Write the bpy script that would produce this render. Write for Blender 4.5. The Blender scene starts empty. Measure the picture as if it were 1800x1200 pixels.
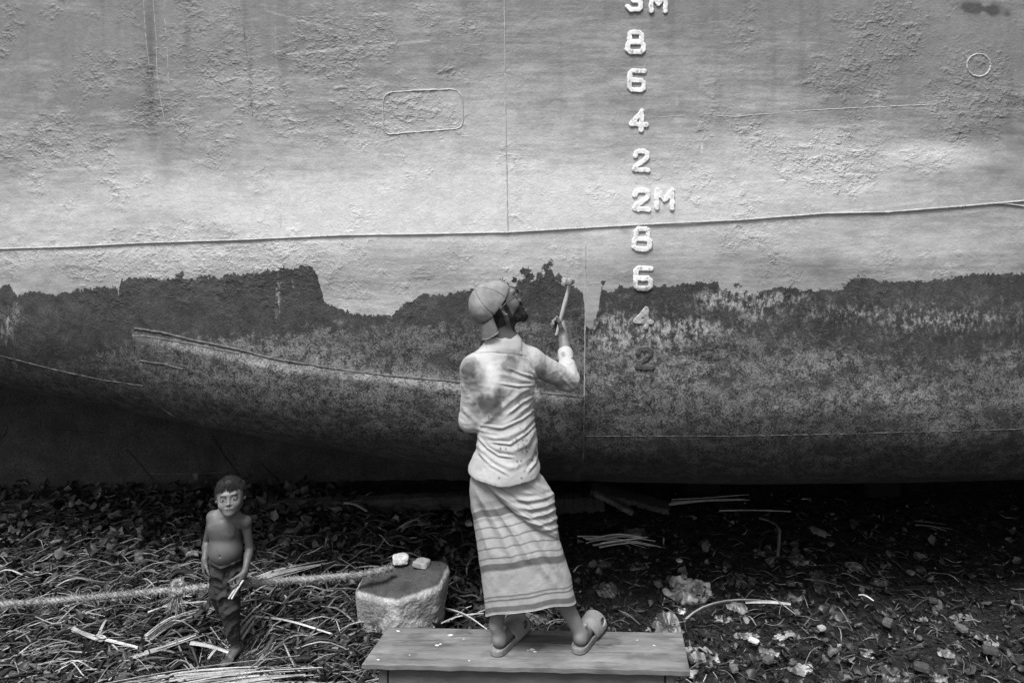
import bpy, math, random
import numpy as np
from mathutils import Vector

# ------------------------------------------------------------------ camera, light, exposure
SC = bpy.context.scene
FPX, HC, HOR = 1400.0, 2.5, 290.0          # focal length in 1800-px widths, eye height, horizon row
cam_d = bpy.data.cameras.new('camera'); cam = bpy.data.objects.new('camera', cam_d)
SC.collection.objects.link(cam); SC.camera = cam
cam_d.sensor_width = 36.0; cam_d.lens = FPX / 1800 * 36
cam_d.shift_y = -(600 - HOR) / 1800
cam_d.clip_start = 0.05; cam_d.clip_end = 500
cam.location = (0, 0, HC); cam.rotation_euler = (math.radians(90), 0, 0)

SUN_EL, SUN_AZ = 63.0, 160.0               # high, behind the photographer and to the left (overcast)
w = bpy.data.worlds.new('World'); SC.world = w; w.use_nodes = True
nt = w.node_tree; bg = nt.nodes['Background']
sky = nt.nodes.new('ShaderNodeTexSky'); sky.sky_type = 'NISHITA'; sky.sun_disc = False
sky.sun_elevation = math.radians(SUN_EL); sky.sun_rotation = math.radians(180 + 25)
sky.dust_density = 6.0; sky.air_density = 1.0
bw = nt.nodes.new('ShaderNodeRGBToBW')      # black and white photograph: a colourless sky
nt.links.new(sky.outputs[0], bw.inputs[0]); nt.links.new(bw.outputs[0], bg.inputs[0])
bg.inputs[1].default_value = 0.085
sl = bpy.data.lights.new('sun', 'SUN'); sun = bpy.data.objects.new('sun', sl); SC.collection.objects.link(sun)
sl.energy = 2.0; sl.angle = math.radians(18)
_a = math.radians(25); _e = math.radians(SUN_EL)
sdir = Vector((-math.sin(_a) * math.cos(_e), -math.cos(_a) * math.cos(_e), math.sin(_e)))
sun.rotation_euler = sdir.to_track_quat('Z', 'Y').to_euler()
SC.view_settings.view_transform = 'Standard'; SC.view_settings.look = 'None'
SC.view_settings.gamma = 1.0; SC.view_settings.exposure = 1.38
try: SC.view_settings.use_curve_mapping = False
except Exception: pass

# ------------------------------------------------------------------ helpers
rng = np.random.default_rng(7); random.seed(7)
def P(u, v, Y):                             # the point that the photo shows at pixel (u,v), Y metres away
    return np.array([(u - 900) / FPX * Y, Y, HC - (v - HOR) / FPX * Y])
def PG(u, v, z=0.0):                        # same, on the level z
    Y = (HC - z) * FPX / (v - HOR); return np.array([(u - 900) / FPX * Y, Y, z])
def uv_of(p):
    p = np.asarray(p); Y = np.maximum(p[..., 1], 0.5)
    return 900 + FPX * p[..., 0] / Y, HOR + FPX * (HC - p[..., 2]) / Y
def nrm(a): a = np.asarray(a, float); return a / (np.linalg.norm(a, axis=-1, keepdims=True) + 1e-12)
def sstep(a, b, x): t = np.clip((x - a) / (b - a), 0, 1); return t * t * (3 - 2 * t)
def _h(ix, iy, iz, seed):
    n = (ix * 374761393 + iy * 668265263 + iz * 2147483647 + seed * 974634777) & 0xffffffff
    n = ((n ^ (n >> 13)) * 1274126177) & 0xffffffff
    n = n ^ (n >> 16)
    return (n & 0xffff) / 65535.0
def noise(p, scale=1.0, seed=0):
    q = np.asarray(p, float) * scale; i = np.floor(q).astype(np.int64); f = q - i; f = f * f * (3 - 2 * f)
    r = 0
    for dx in (0, 1):
        wx = f[..., 0] if dx else 1 - f[..., 0]
        for dy in (0, 1):
            wy = f[..., 1] if dy else 1 - f[..., 1]
            for dz in (0, 1):
                wz = f[..., 2] if dz else 1 - f[..., 2]
                r = r + wx * wy * wz * _h(i[..., 0] + dx, i[..., 1] + dy, i[..., 2] + dz, seed)
    return r * 2 - 1
def fbm(p, scale=1.0, octv=4, seed=0, ridge=False):
    r = 0; a = 1; t = 0
    for o in range(octv):
        n = noise(p, scale * 2.03 ** o, seed + o * 17)
        r = r + a * ((1 - 2 * np.abs(n)) if ridge else n); t += a; a *= .5
    return r / t
def poly_dist(u, v, pts, closed=False):     # distance to a polyline and parameter along it
    pts = np.asarray(pts, float); best = np.full(np.shape(u), 1e9); par = np.zeros(np.shape(u))
    n = len(pts) if closed else len(pts) - 1
    for i in range(n):
        a = pts[i]; b = pts[(i + 1) % len(pts)]; ab = b - a; L = ab @ ab + 1e-9
        t = np.clip(((u - a[0]) * ab[0] + (v - a[1]) * ab[1]) / L, 0, 1)
        d = np.hypot(u - a[0] - t * ab[0], v - a[1] - t * ab[1])
        m = d < best; best = np.where(m, d, best); par = np.where(m, (i + t) / n, par)
    return best, par
def in_poly(u, v, pts):
    c = np.zeros(np.shape(u), bool); n = len(pts)
    for i in range(n):
        x1, y1 = pts[i]; x2, y2 = pts[(i + 1) % n]
        if y1 == y2: continue
        m = ((y1 > v) != (y2 > v)) & (u < (x2 - x1) * (v - y1) / (y2 - y1) + x1); c ^= m
    return c
def mesh_np(name, V, F, attrs=None, smooth=True):
    me = bpy.data.meshes.new(name); V = np.asarray(V, np.float32)
    Fs = F if isinstance(F, list) and len(F) and isinstance(F[0], np.ndarray) else [np.asarray(F)]
    me.vertices.add(len(V)); me.vertices.foreach_set('co', V.ravel())
    li = np.concatenate([f.ravel() for f in Fs]).astype(np.int32)
    st = []; o = 0
    for f in Fs:
        k = f.shape[1]; st.append(o + np.arange(len(f)) * k); o += f.size
    st = np.concatenate(st).astype(np.int32)
    me.loops.add(len(li)); me.loops.foreach_set('vertex_index', li)
    me.polygons.add(len(st)); me.polygons.foreach_set('loop_start', st)
    me.update(calc_edges=True); me.validate()
    me.polygons.foreach_set('use_smooth', np.full(len(me.polygons), smooth))
    for k, a in (attrs or {}).items():
        at = me.attributes.new(k, 'FLOAT', 'POINT'); at.data.foreach_set('value', np.asarray(a, np.float32).ravel())
    return me
WORIG = {}
def mk(name, VF, mat, parent=None, org=None, attrs=None, smooth=True, label=None, cat=None, group=None, kind=None):
    V, F = VF; V = np.asarray(V, float)
    if parent is not None: o0 = WORIG[parent.name]
    elif org is not None: o0 = np.asarray(org, float)
    else:
        lo = V.min(0); hi = V.max(0); o0 = np.array([(lo[0] + hi[0]) / 2, (lo[1] + hi[1]) / 2, lo[2]])
    me = mesh_np(name, V - o0, F, attrs, smooth); me.materials.append(mat)
    ob = bpy.data.objects.new(name, me); SC.collection.objects.link(ob)
    WORIG[ob.name] = o0
    if parent is not None: ob.parent = parent
    else: ob.location = o0
    tag(ob, label, cat, group, kind); return ob
def tag(ob, label=None, cat=None, group=None, kind=None):
    for k, x in (('label', label), ('category', cat), ('group', group), ('kind', kind)):
        if x: ob[k] = x
def empty(name, org, label, cat, group=None):
    ob = bpy.data.objects.new(name, None); SC.collection.objects.link(ob); ob.location = org
    WORIG[ob.name] = np.asarray(org, float); tag(ob, label, cat, group); return ob
def joinVF(parts):
    Vs = []; Fd = {}; o = 0
    for V, F in parts:
        Fs = F if isinstance(F, list) else [F]
        for f in Fs: Fd.setdefault(f.shape[1], []).append(f + o)
        Vs.append(V); o += len(V)
    return np.concatenate(Vs), [np.concatenate(x) for x in Fd.values()]
def grid_faces(n, m, wrap=False):           # n rows, m columns
    i = np.arange(n - 1)[:, None]; j = np.arange(m if wrap else m - 1)[None, :]; j2 = (j + 1) % m
    return np.stack([i * m + j, i * m + j2, (i + 1) * m + j2, (i + 1) * m + j], -1).reshape(-1, 4)
def box_vf(a, b, M=None, org=(0, 0, 0), bev=0.0, seg=1):
    # a box with chamfered edges, optionally carried by the 3x3 axes M (rows) and an origin
    a = np.array(a, float); b = np.array(b, float); import bmesh
    bm = bmesh.new(); bmesh.ops.create_cube(bm, size=1)
    for v_ in bm.verts: v_.co = Vector(((a + b) / 2 + np.array(v_.co) * (b - a)).tolist())
    if bev: bmesh.ops.bevel(bm, geom=bm.edges[:], offset=bev, segments=seg, affect='EDGES')
    bmesh.ops.triangulate(bm, faces=bm.faces[:])
    bm.verts.index_update()
    V = np.array([v_.co[:] for v_ in bm.verts]); F = np.array([[q.index for q in f.verts] for f in bm.faces]); bm.free()
    if M is not None: V = V @ np.asarray(M)
    return V + np.asarray(org, float), F
def frames(Pt):
    T = np.gradient(Pt, axis=0); T = nrm(T); up = np.array([0, 0, 1.0])
    N = []; n = np.cross(T[0], up)
    if np.linalg.norm(n) < 1e-3: n = np.cross(T[0], [0, 1, 0])
    n = nrm(n)
    for t in T: n = nrm(n - t * (n @ t)); N.append(n)
    N = np.array(N); return T, N, np.cross(T, N)
def tube(Pt, r, sides=8, caps=True):
    Pt = np.asarray(Pt, float); r = np.broadcast_to(np.asarray(r, float), (len(Pt),)); T, N, B = frames(Pt)
    a = np.arange(sides) / sides * 2 * np.pi
    V = Pt[:, None] + r[:, None, None] * (np.cos(a)[None, :, None] * N[:, None] + np.sin(a)[None, :, None] * B[:, None])
    V = V.reshape(-1, 3); F = [grid_faces(len(Pt), sides, True)]
    if caps:
        k = len(V); V = np.concatenate([V, Pt[:1], Pt[-1:]]); j = np.arange(sides); j2 = (j + 1) % sides; b = (len(Pt) - 1) * sides
        F.append(np.concatenate([np.stack([j2, j, np.full(sides, k)], 1), np.stack([b + j, b + j2, np.full(sides, k + 1)], 1)]))
    return V, F
def resample(pts, n):
    pts = np.asarray(pts, float); d = np.r_[0, np.cumsum(np.linalg.norm(np.diff(pts, axis=0), axis=1))]
    s = np.linspace(0, d[-1], n); q = np.stack([np.interp(s, d, pts[:, k]) for k in range(pts.shape[1])], 1)
    for _ in range(3): q[1:-1] = (q[:-2] + 2 * q[1:-1] + q[2:]) / 4
    return q
def blades(Pt, W, T, side=None):            # many stalks at once: Pt[N,K,3], W,T[N,K]; diamond cross-section
    N_, K = Pt.shape[:2]; Tn = nrm(np.gradient(Pt, axis=1))
    up = np.array([0, 0, 1.0]) + (0 if side is None else side)
    S = nrm(np.cross(Tn, up)); U = np.cross(S, Tn)
    ring = np.stack([S * W[..., None], U * T[..., None], -S * W[..., None], -U * T[..., None]], 2) + Pt[:, :, None]
    V = ring.reshape(-1, 3); b = np.arange(N_)[:, None, None] * (K * 4)
    i = np.arange(K - 1)[None, :, None] * 4; j = np.arange(4)[None, None]; j2 = (j + 1) % 4
    F = np.stack(np.broadcast_arrays(b + i + j, b + i + j2, b + i + 4 + j2, b + i + 4 + j), -1).reshape(-1, 4)
    return V, F

# ------------------------------------------------------------------ signed-distance modelling
class Field:
    def __init__(s, lo, hi, h):
        s.lo = np.array(lo, float); s.h = h; s.n = np.ceil((np.array(hi) - s.lo) / h).astype(int) + 1
        s.g = np.full(s.n, 0.2, np.float32)
    def sub_(s, lo, hi):
        a = np.clip(np.floor((np.array(lo) - s.lo) / s.h).astype(int), 0, s.n); b = np.clip(np.ceil((np.array(hi) - s.lo) / s.h).astype(int) + 1, 0, s.n)
        sl = tuple(slice(a[i], max(b[i], a[i])) for i in range(3))
        ax = [(s.lo[i] + s.h * np.arange(sl[i].start, sl[i].stop)).astype(np.float32) for i in range(3)]
        return sl, ax[0][:, None, None], ax[1][None, :, None], ax[2][None, None, :]
    def put(s, fn, lo, hi, k, neg=False):
        m = k + 3 * s.h; sl, X, Y, Z = s.sub_(np.array(lo) - m, np.array(hi) + m)
        if any(q.stop <= q.start for q in sl): return
        d = fn(X, Y, Z); g = s.g[sl]
        if neg:
            d = -d
            if k > 0:
                hh = np.maximum(k - np.abs(g - d), 0) / k; s.g[sl] = np.maximum(g, d) + hh * hh * k * .25
            else: s.g[sl] = np.maximum(g, d)
        else:
            if k > 0:
                hh = np.maximum(k - np.abs(g - d), 0) / k; s.g[sl] = np.minimum(g, d) - hh * hh * k * .25
            else: s.g[sl] = np.minimum(g, d)
    def cone(s, a, b, ra, rb, k=.01, sq=None, neg=False):
        a = np.asarray(a, float); b = np.asarray(b, float); ab = b - a; L = ab @ ab + 1e-9; R = max(ra, rb)
        f = 1.0; n = None
        if sq is not None: n = nrm(sq[0]); f = sq[1]
        def fn(X, Y, Z):
            t = np.clip(((X - a[0]) * ab[0] + (Y - a[1]) * ab[1] + (Z - a[2]) * ab[2]) / L, 0, 1)
            qx = X - a[0] - t * ab[0]; qy = Y - a[1] - t * ab[1]; qz = Z - a[2] - t * ab[2]; r = ra + (rb - ra) * t
            if n is not None:
                c = (qx * n[0] + qy * n[1] + qz * n[2]) * (1 - 1 / f)
                qx = qx - c * n[0]; qy = qy - c * n[1]; qz = qz - c * n[2]
            return ((np.sqrt(qx * qx + qy * qy + qz * qz) - r) * min(f, 1.0)).astype(np.float32)
        e = R * max(f, 1); s.put(fn, np.minimum(a, b) - e, np.maximum(a, b) + e, k, neg)
    def ell(s, c, r, k=.01, B=None, neg=False):
        c = np.asarray(c, float); r = np.broadcast_to(np.asarray(r, float), 3); B = np.eye(3) if B is None else np.asarray(B)
        def fn(X, Y, Z):
            x = X - c[0]; y = Y - c[1]; z = Z - c[2]
            l = [x * B[i, 0] + y * B[i, 1] + z * B[i, 2] for i in range(3)]
            k0 = np.sqrt(sum((l[i] / r[i]) ** 2 for i in range(3))); k1 = np.sqrt(sum((l[i] / r[i] ** 2) ** 2 for i in range(3))) + 1e-6
            return (k0 * (k0 - 1) / k1).astype(np.float32)
        e = float(r.max()); s.put(fn, c - e, c + e, k, neg)
    def cut(s, p, n, k=0.0):                # keep what lies on the side n points away from
        p = np.asarray(p, float); n = nrm(n)
        X = (s.lo[0] + s.h * np.arange(s.n[0]))[:, None, None]; Y = (s.lo[1] + s.h * np.arange(s.n[1]))[None, :, None]; Z = (s.lo[2] + s.h * np.arange(s.n[2]))[None, None]
        d = ((X - p[0]) * n[0] + (Y - p[1]) * n[1] + (Z - p[2]) * n[2]).astype(np.float32); s.g = np.maximum(s.g, d)
    def mesh(s):
        g = s.g; ins = g < 0; c = [ins[a:ins.shape[0] - 1 + a, b:ins.shape[1] - 1 + b, d:ins.shape[2] - 1 + d] for a in (0, 1) for b in (0, 1) for d in (0, 1)]
        al = c[0].copy(); an = c[0].copy()
        for q in c[1:]: al &= q; an |= q
        act = an & ~al; idx = np.full(act.shape, -1, np.int32); ijk = np.argwhere(act); idx[act] = np.arange(len(ijk))
        off = [(a, b, d) for a in (0, 1) for b in (0, 1) for d in (0, 1)]
        val = np.stack([g[ijk[:, 0] + o[0], ijk[:, 1] + o[1], ijk[:, 2] + o[2]] for o in off], 1)
        acc = np.zeros((len(ijk), 3)); cnt = np.zeros(len(ijk))
        for i in range(8):
            for j in range(i + 1, 8):
                if sum(abs(off[i][k] - off[j][k]) for k in range(3)) != 1: continue
                a = val[:, i]; b = val[:, j]; m = (a < 0) != (b < 0); t = np.where(m, a / np.where(m, a - b, 1), 0)
                p = np.array(off[i])[None] + t[:, None] * (np.array(off[j]) - np.array(off[i]))[None]
                acc += p * m[:, None]; cnt += m
        V = s.lo + s.h * (ijk + acc / cnt[:, None]); F = []
        for ax in range(3):
            o1, o2 = [(1, 2), (2, 0), (0, 1)][ax]
            A = [slice(0, n_) for n_ in g.shape]; A0 = list(A); A1 = list(A)
            A0[ax] = slice(0, g.shape[ax] - 1); A1[ax] = slice(1, g.shape[ax])
            ch = ins[tuple(A0)] != ins[tuple(A1)]; e = np.argwhere(ch)
            e = e[(e[:, o1] > 0) & (e[:, o2] > 0) & (e[:, o1] < g.shape[o1] - 1) & (e[:, o2] < g.shape[o2] - 1)]
            fl = ins[e[:, 0], e[:, 1], e[:, 2]]
            def ix(d1, d2):
                q = e.copy(); q[:, o1] -= d1; q[:, o2] -= d2; return idx[q[:, 0], q[:, 1], q[:, 2]]
            q = np.stack([ix(0, 0), ix(1, 0), ix(1, 1), ix(0, 1)], 1); q[~fl] = q[~fl][:, ::-1]; F.append(q)
        return V, np.concatenate(F)
def normals(V, F):
    Fq = F[0] if isinstance(F, list) else F
    n = np.cross(V[Fq[:, 2]] - V[Fq[:, 0]], V[Fq[:, 3 % Fq.shape[1]]] - V[Fq[:, 1]]); N = np.zeros_like(V)
    for k in range(Fq.shape[1]):
        for c in range(3): N[:, c] += np.bincount(Fq[:, k], n[:, c], len(V))
    return nrm(N)
def smooth_v(V, F, it=2):
    e = np.concatenate([F[:, [0, 1]], F[:, [1, 2]], F[:, [2, 3]], F[:, [3, 0]]]); e = np.concatenate([e, e[:, ::-1]])
    cnt = np.bincount(e[:, 0], minlength=len(V))[:, None] + 1e-9
    for _ in range(it):
        V = .5 * V + .5 * np.stack([np.bincount(e[:, 0], V[e[:, 1], c], len(V)) for c in range(3)], 1) / cnt
    return V
def ridges(V, lst):                         # cloth folds: each a polyline seen from behind, amplitude and width in metres
    u, v = uv_of(V); r = np.zeros(len(V))
    for pts, amp, wid in lst:
        d, t = poly_dist(u, v, pts); d = d / 400.0
        env = np.minimum(1, np.minimum(t, 1 - t) * 5 + .25)
        r += amp * env * (np.exp(-(d / wid) ** 1.35) - .45 * np.exp(-((d - 1.9 * wid) / wid) ** 2))
    return r

# ------------------------------------------------------------------ materials (all grey: the photograph is black and white)
def gmat(name, lo, hi, scale=8, detail=6, rough=.8, bump=.3, bscale=60, attr=None, stretch=(1, 1, 1), spec=.3, bdist=.004, lump=None, fine=None, metal=0):
    m = bpy.data.materials.new(name); m.use_nodes = True; t = m.node_tree; N = t.nodes; L = t.links
    b = N['Principled BSDF']; b.inputs['Roughness'].default_value = rough; b.inputs['Specular IOR Level'].default_value = spec
    b.inputs['Metallic'].default_value = metal
    tc = N.new('ShaderNodeTexCoord'); mp = N.new('ShaderNodeMapping'); mp.inputs['Scale'].default_value = stretch; L.new(tc.outputs['Object'], mp.inputs[0])
    n1 = N.new('ShaderNodeTexNoise'); n1.inputs['Scale'].default_value = scale; n1.inputs['Detail'].default_value = detail; n1.inputs['Roughness'].default_value = .62
    L.new(mp.outputs[0], n1.inputs['Vector'])
    mr = N.new('ShaderNodeMapRange'); mr.inputs['From Min'].default_value = .32; mr.inputs['From Max'].default_value = .68
    mr.inputs['To Min'].default_value = lo; mr.inputs['To Max'].default_value = hi; L.new(n1.outputs['Fac'], mr.inputs['Value']); col = mr.outputs[0]
    def mul(a, b_):
        x = N.new('ShaderNodeMath'); x.operation = 'MULTIPLY'; L.new(a, x.inputs[0])
        if isinstance(b_, (int, float)): x.inputs[1].default_value = b_
        else: L.new(b_, x.inputs[1])
        return x.outputs[0]
    if fine:                                # (scale, low, high): fine grain
        nf = N.new('ShaderNodeTexNoise'); nf.inputs['Scale'].default_value = fine[0]; nf.inputs['Detail'].default_value = 3; L.new(mp.outputs[0], nf.inputs['Vector'])
        mf = N.new('ShaderNodeMapRange'); mf.inputs['From Min'].default_value = .35; mf.inputs['From Max'].default_value = .65; mf.inputs['To Min'].default_value = fine[1]; mf.inputs['To Max'].default_value = fine[2]
        L.new(nf.outputs['Fac'], mf.inputs['Value']); col = mul(col, mf.outputs[0])
    if attr:
        at = N.new('ShaderNodeAttribute'); at.attribute_name = attr; col = mul(col, at.outputs['Fac'])
    L.new(col, b.inputs['Base Color'])
    n2 = N.new('ShaderNodeTexNoise'); n2.inputs['Scale'].default_value = bscale; n2.inputs['Detail'].default_value = 5; L.new(mp.outputs[0], n2.inputs['Vector'])
    bp = N.new('ShaderNodeBump'); bp.inputs['Strength'].default_value = bump; bp.inputs['Distance'].default_value = bdist; L.new(n2.outputs['Fac'], bp.inputs['Height'])
    last = bp
    if lump:
        n3 = N.new('ShaderNodeTexNoise'); n3.inputs['Scale'].default_value = lump[0]; n3.inputs['Detail'].default_value = 4; L.new(tc.outputs['Object'], n3.inputs['Vector'])
        b3 = N.new('ShaderNodeBump'); b3.inputs['Strength'].default_value = lump[1]; b3.inputs['Distance'].default_value = .02; L.new(n3.outputs['Fac'], b3.inputs['Height']); L.new(bp.outputs[0], b3.inputs['Normal']); last = b3
    L.new(last.outputs[0], b.inputs['Normal'])
    return m

def hull_material():
    m = bpy.data.materials.new('hull_paint'); m.use_nodes = True; t = m.node_tree; N = t.nodes; L = t.links; b = N['Principled BSDF']
    tc = N.new('ShaderNodeTexCoord'); OBJ = tc.outputs['Object']
    def no(scale, detail=5, rough=.6, stretch=(1, 1, 1), dist=0.0):
        v = OBJ
        if stretch != (1, 1, 1):
            mp = N.new('ShaderNodeMapping'); mp.inputs['Scale'].default_value = stretch; L.new(OBJ, mp.inputs[0]); v = mp.outputs[0]
        n = N.new('ShaderNodeTexNoise'); n.inputs['Scale'].default_value = scale; n.inputs['Detail'].default_value = detail; n.inputs['Roughness'].default_value = rough; n.inputs['Distortion'].default_value = dist
        L.new(v, n.inputs['Vector']); return n.outputs['Fac']
    def mr(x, a, b_, c=0., d=1., smooth=False):
        q = N.new('ShaderNodeMapRange'); q.interpolation_type = 'SMOOTHSTEP' if smooth else 'LINEAR'
        for k, z in (('From Min', a), ('From Max', b_), ('To Min', c), ('To Max', d)): q.inputs[k].default_value = z
        L.new(x, q.inputs['Value']); return q.outputs[0]
    def ma(op, a, b_, c=None):
        q = N.new('ShaderNodeMath'); q.operation = op
        for i, z in enumerate((a, b_, c)):
            if z is None: continue
            if isinstance(z, (int, float)): q.inputs[i].default_value = z
            else: L.new(z, q.inputs[i])
        return q.outputs[0]
    def mix(f, a, b_):                      # a + f (b - a)
        return ma('ADD', ma('MULTIPLY', ma('SUBTRACT', 1.0, f), a), ma('MULTIPLY', f, b_))
    def at(nm):
        q = N.new('ShaderNodeAttribute'); q.attribute_name = nm; return q.outputs['Fac']
    tar_d, pale, pit, low_d, brush, wear_shade, dark = at('tar'), at('pale'), at('pit'), at('low'), at('brushed'), at('wear_shade'), at('dark')
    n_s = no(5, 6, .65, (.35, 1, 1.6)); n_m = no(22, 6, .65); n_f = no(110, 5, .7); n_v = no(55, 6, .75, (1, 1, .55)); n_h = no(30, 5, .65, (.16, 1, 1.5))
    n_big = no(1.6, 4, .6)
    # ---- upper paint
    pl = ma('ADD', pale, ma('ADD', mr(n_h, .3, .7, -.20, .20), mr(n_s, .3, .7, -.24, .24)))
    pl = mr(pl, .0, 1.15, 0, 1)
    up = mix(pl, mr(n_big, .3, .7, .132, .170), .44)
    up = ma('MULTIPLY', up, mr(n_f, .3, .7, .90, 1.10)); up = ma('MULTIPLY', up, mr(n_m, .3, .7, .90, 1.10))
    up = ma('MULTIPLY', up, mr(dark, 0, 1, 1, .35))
    # ---- tar (fresh black-brown underpaint)
    tr = ma('MULTIPLY', ma('MULTIPLY', mr(n_m, .3, .7, .018, .036), mr(n_f, .3, .7, .6, 1.5)), mr(no(6, 6, .7), .3, .7, .6, 1.7))
    sp = mr(n_f, .60, .72, 0, 1); tr = mix(ma('MULTIPLY', sp, .5), tr, .12)
    # ---- scraped, speckled lower plating
    sc = mr(ma('ADD', ma('MULTIPLY', n_f, .6), ma('MULTIPLY', n_m, .4)), .43, .57, .014, .135)
    sc = ma('MULTIPLY', sc, mr(n_s, .3, .7, .45, 1.55)); n_p = no(9, 6, .7, (.6, 1, .8), .6)
    sc = mix(mr(n_p, .52, .60, 0, .75, True), sc, mr(n_f, .3, .7, .018, .04))
    sc = ma('MULTIPLY', sc, mr(wear_shade, 0, 1, .30, 1.5))
    ws = ma('MULTIPLY', brush, mr(ma('ADD', ma('MULTIPLY', n_v, .65), ma('MULTIPLY', n_m, .35)), .46, .60, 0, 1))
    lowm = mr(ma('ADD', low_d, ma('ADD', mr(n_m, .3, .7, -.06, .06), mr(n_f, .3, .7, -.04, .04))), -.03, .03, 0, 1)
    dk = mix(lowm, tr, sc); dk = mix(mr(ws, .1, .8, 0, .9), dk, mr(n_f, .3, .7, .16, .42))
    # ---- ragged edge between paint and tar
    ed = ma('ADD', tar_d, ma('ADD', mr(no(20, 8, .70), .3, .7, -.020, .020), mr(no(70, 4, .7), .3, .7, -.010, .010)))
    tm = mr(ed, -.001, .001)
    col = mix(tm, up, dk)
    L.new(col, b.inputs['Base Color'])
    b.inputs['Specular IOR Level'].default_value = .35
    L.new(mix(tm, mr(n_m, .3, .7, .42, .62), mr(n_m, .3, .7, .55, .8)), b.inputs['Roughness'])
    # ---- relief: orange-peel paint, blistered and pitted zones, thick paint edge
    pitm = mr(ma('ADD', pit, mr(no(4.5, 3, .6), .3, .7, -.40, .40)), .30, .85, 0, 1, True)
    peel = no(48, 3, .55); lumps = mr(no(19, 5, .6, (.8, 1, 1.15)), .46, .70, 0, 1, True); grains = mr(no(52, 3, .6), .50, .72, 0, 1, True)
    hgt = ma('ADD', ma('ADD', ma('MULTIPLY', peel, .5), ma('MULTIPLY', no(105, 3, .6), ma('ADD', .25, ma('MULTIPLY', ma('SUBTRACT', 1.0, dark), .35)))), ma('MULTIPLY', pitm, ma('ADD', ma('MULTIPLY', lumps, 1.5), ma('MULTIPLY', grains, .9))))
    hgt = ma('SUBTRACT', hgt, ma('MULTIPLY', tm, .55)); hgt = ma('ADD', hgt, ma('MULTIPLY', ma('MULTIPLY', n_f, tm), 1.1))
    bp = N.new('ShaderNodeBump'); bp.inputs['Strength'].default_value = .9; bp.inputs['Distance'].default_value = .0037
    L.new(hgt, bp.inputs['Height']); L.new(bp.outputs[0], b.inputs['Normal'])
    return m

M_HULL = hull_material()
M_WELD = gmat('weld_paint', .22, .36, 30, bump=.6, bscale=90, rough=.55)
M_WELDL = gmat('rusty_weld', .025, .11, 40, bump=.7, bscale=120, rough=.7)
M_WHITE = gmat('white_marking_paint', .46, .74, 26, bump=.7, bscale=90, rough=.6, fine=(160, .82, 1.08), attr='alb')
M_MARKD = gmat('scraped_marking_metal', .11, .36, 45, bump=.8, bscale=120, rough=.7)
M_MARKK = gmat('tarred_marking_metal', .025, .075, 45, bump=.8, bscale=120, rough=.6)
M_KEEL = gmat('keel_plate', .018, .045, 5, bump=.5, bscale=50, rough=.75, fine=(90, .6, 1.5))
M_MUD = gmat('wet_mud', .003, .012, 7, bump=1.0, bscale=45, rough=.55, spec=.35, bdist=.012, lump=(16, .8), fine=(70, .5, 1.8))
M_STRAW = gmat('rotting_stalks', .035, .10, 9, bump=.5, bscale=80, rough=.75, attr='alb', stretch=(1, 1, 1), fine=(150, .7, 1.3))
M_LEAF = gmat('limp_leaf', .035, .085, 14, bump=.4, bscale=60, rough=.5, attr='alb', fine=(120, .75, 1.25))
M_REED = gmat('dry_reed', .17, .36, 14, bump=.5, bscale=120, rough=.6, attr='alb', fine=(200, .75, 1.2))
M_BAG = gmat('thin_plastic', .09, .22, 9, bump=.7, bscale=40, rough=.45, attr='alb', spec=.5)
M_BRICK = gmat('broken_brick', .12, .26, 20, bump=.8, bscale=60, rough=.9, attr='alb', fine=(160, .8, 1.2))
M_CONC = gmat('rough_concrete', .13, .27, 7, bump=1.0, bscale=50, rough=.9, attr='alb', bdist=.008, lump=(18, .5), fine=(120, .75, 1.25))
M_WOOD = gmat('grey_wood', .085, .16, 5, bump=.4, bscale=30, rough=.75, attr='alb', stretch=(.5, 3, 3), fine=(60, .88, 1.08), bdist=.003)
M_BEAM = gmat('dark_timber', .022, .07, 5, bump=.7, bscale=30, rough=.85, attr='alb', stretch=(.4, 4, 4), fine=(40, .7, 1.2))
M_SKIN = gmat('dark_skin', .84, 1.12, 22, bump=.35, bscale=160, rough=.55, attr='alb', bdist=.0015, spec=.4)
M_SHIRT = gmat('dirty_cotton', .90, 1.06, 14, bump=.30, bscale=38, rough=.9, attr='alb', bdist=.005, fine=(350, .95, 1.05))
M_LUNGI = gmat('woven_cotton', .92, 1.06, 12, bump=.35, bscale=60, rough=.92, attr='alb', bdist=.004, fine=(400, .93, 1.06))
M_CAP = gmat('faded_canvas', .10, .19, 16, bump=.4, bscale=300, rough=.9, attr='alb', fine=(300, .9, 1.1))
M_HAIR = gmat('black_hair', .005, .012, 50, bump=.9, bscale=180, rough=.6, spec=.22)
M_BLACK = gmat('black_plastic', .012, .02, 20, bump=.1, rough=.35, spec=.5)
M_LENS = gmat('lens', .05, .08, 10, bump=0, rough=.1, spec=.6)
M_SAND = gmat('rubber_sandal', .13, .19, 20, bump=.3, bscale=120, rough=.65, attr='alb', fine=(200, .85, 1.1))
M_TROU = gmat('dark_trouser_cloth', .013, .028, 14, bump=.5, bscale=160, rough=.9, attr='alb', fine=(200, .85, 1.15))
M_ROPE = gmat('coir_rope', .13, .28, 40, bump=.8, bscale=250, rough=.9, attr='alb')
M_CORD = gmat('painted_cord', .25, .40, 30, bump=.5, bscale=200, rough=.8)
M_STEEL = gmat('hammer_steel', .12, .24, 30, bump=.3, bscale=120, rough=.45, metal=.4)
M_HANDLE = gmat('worn_wood_handle', .22, .40, 30, bump=.3, bscale=90, rough=.6, stretch=(3, 3, .5))

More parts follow.
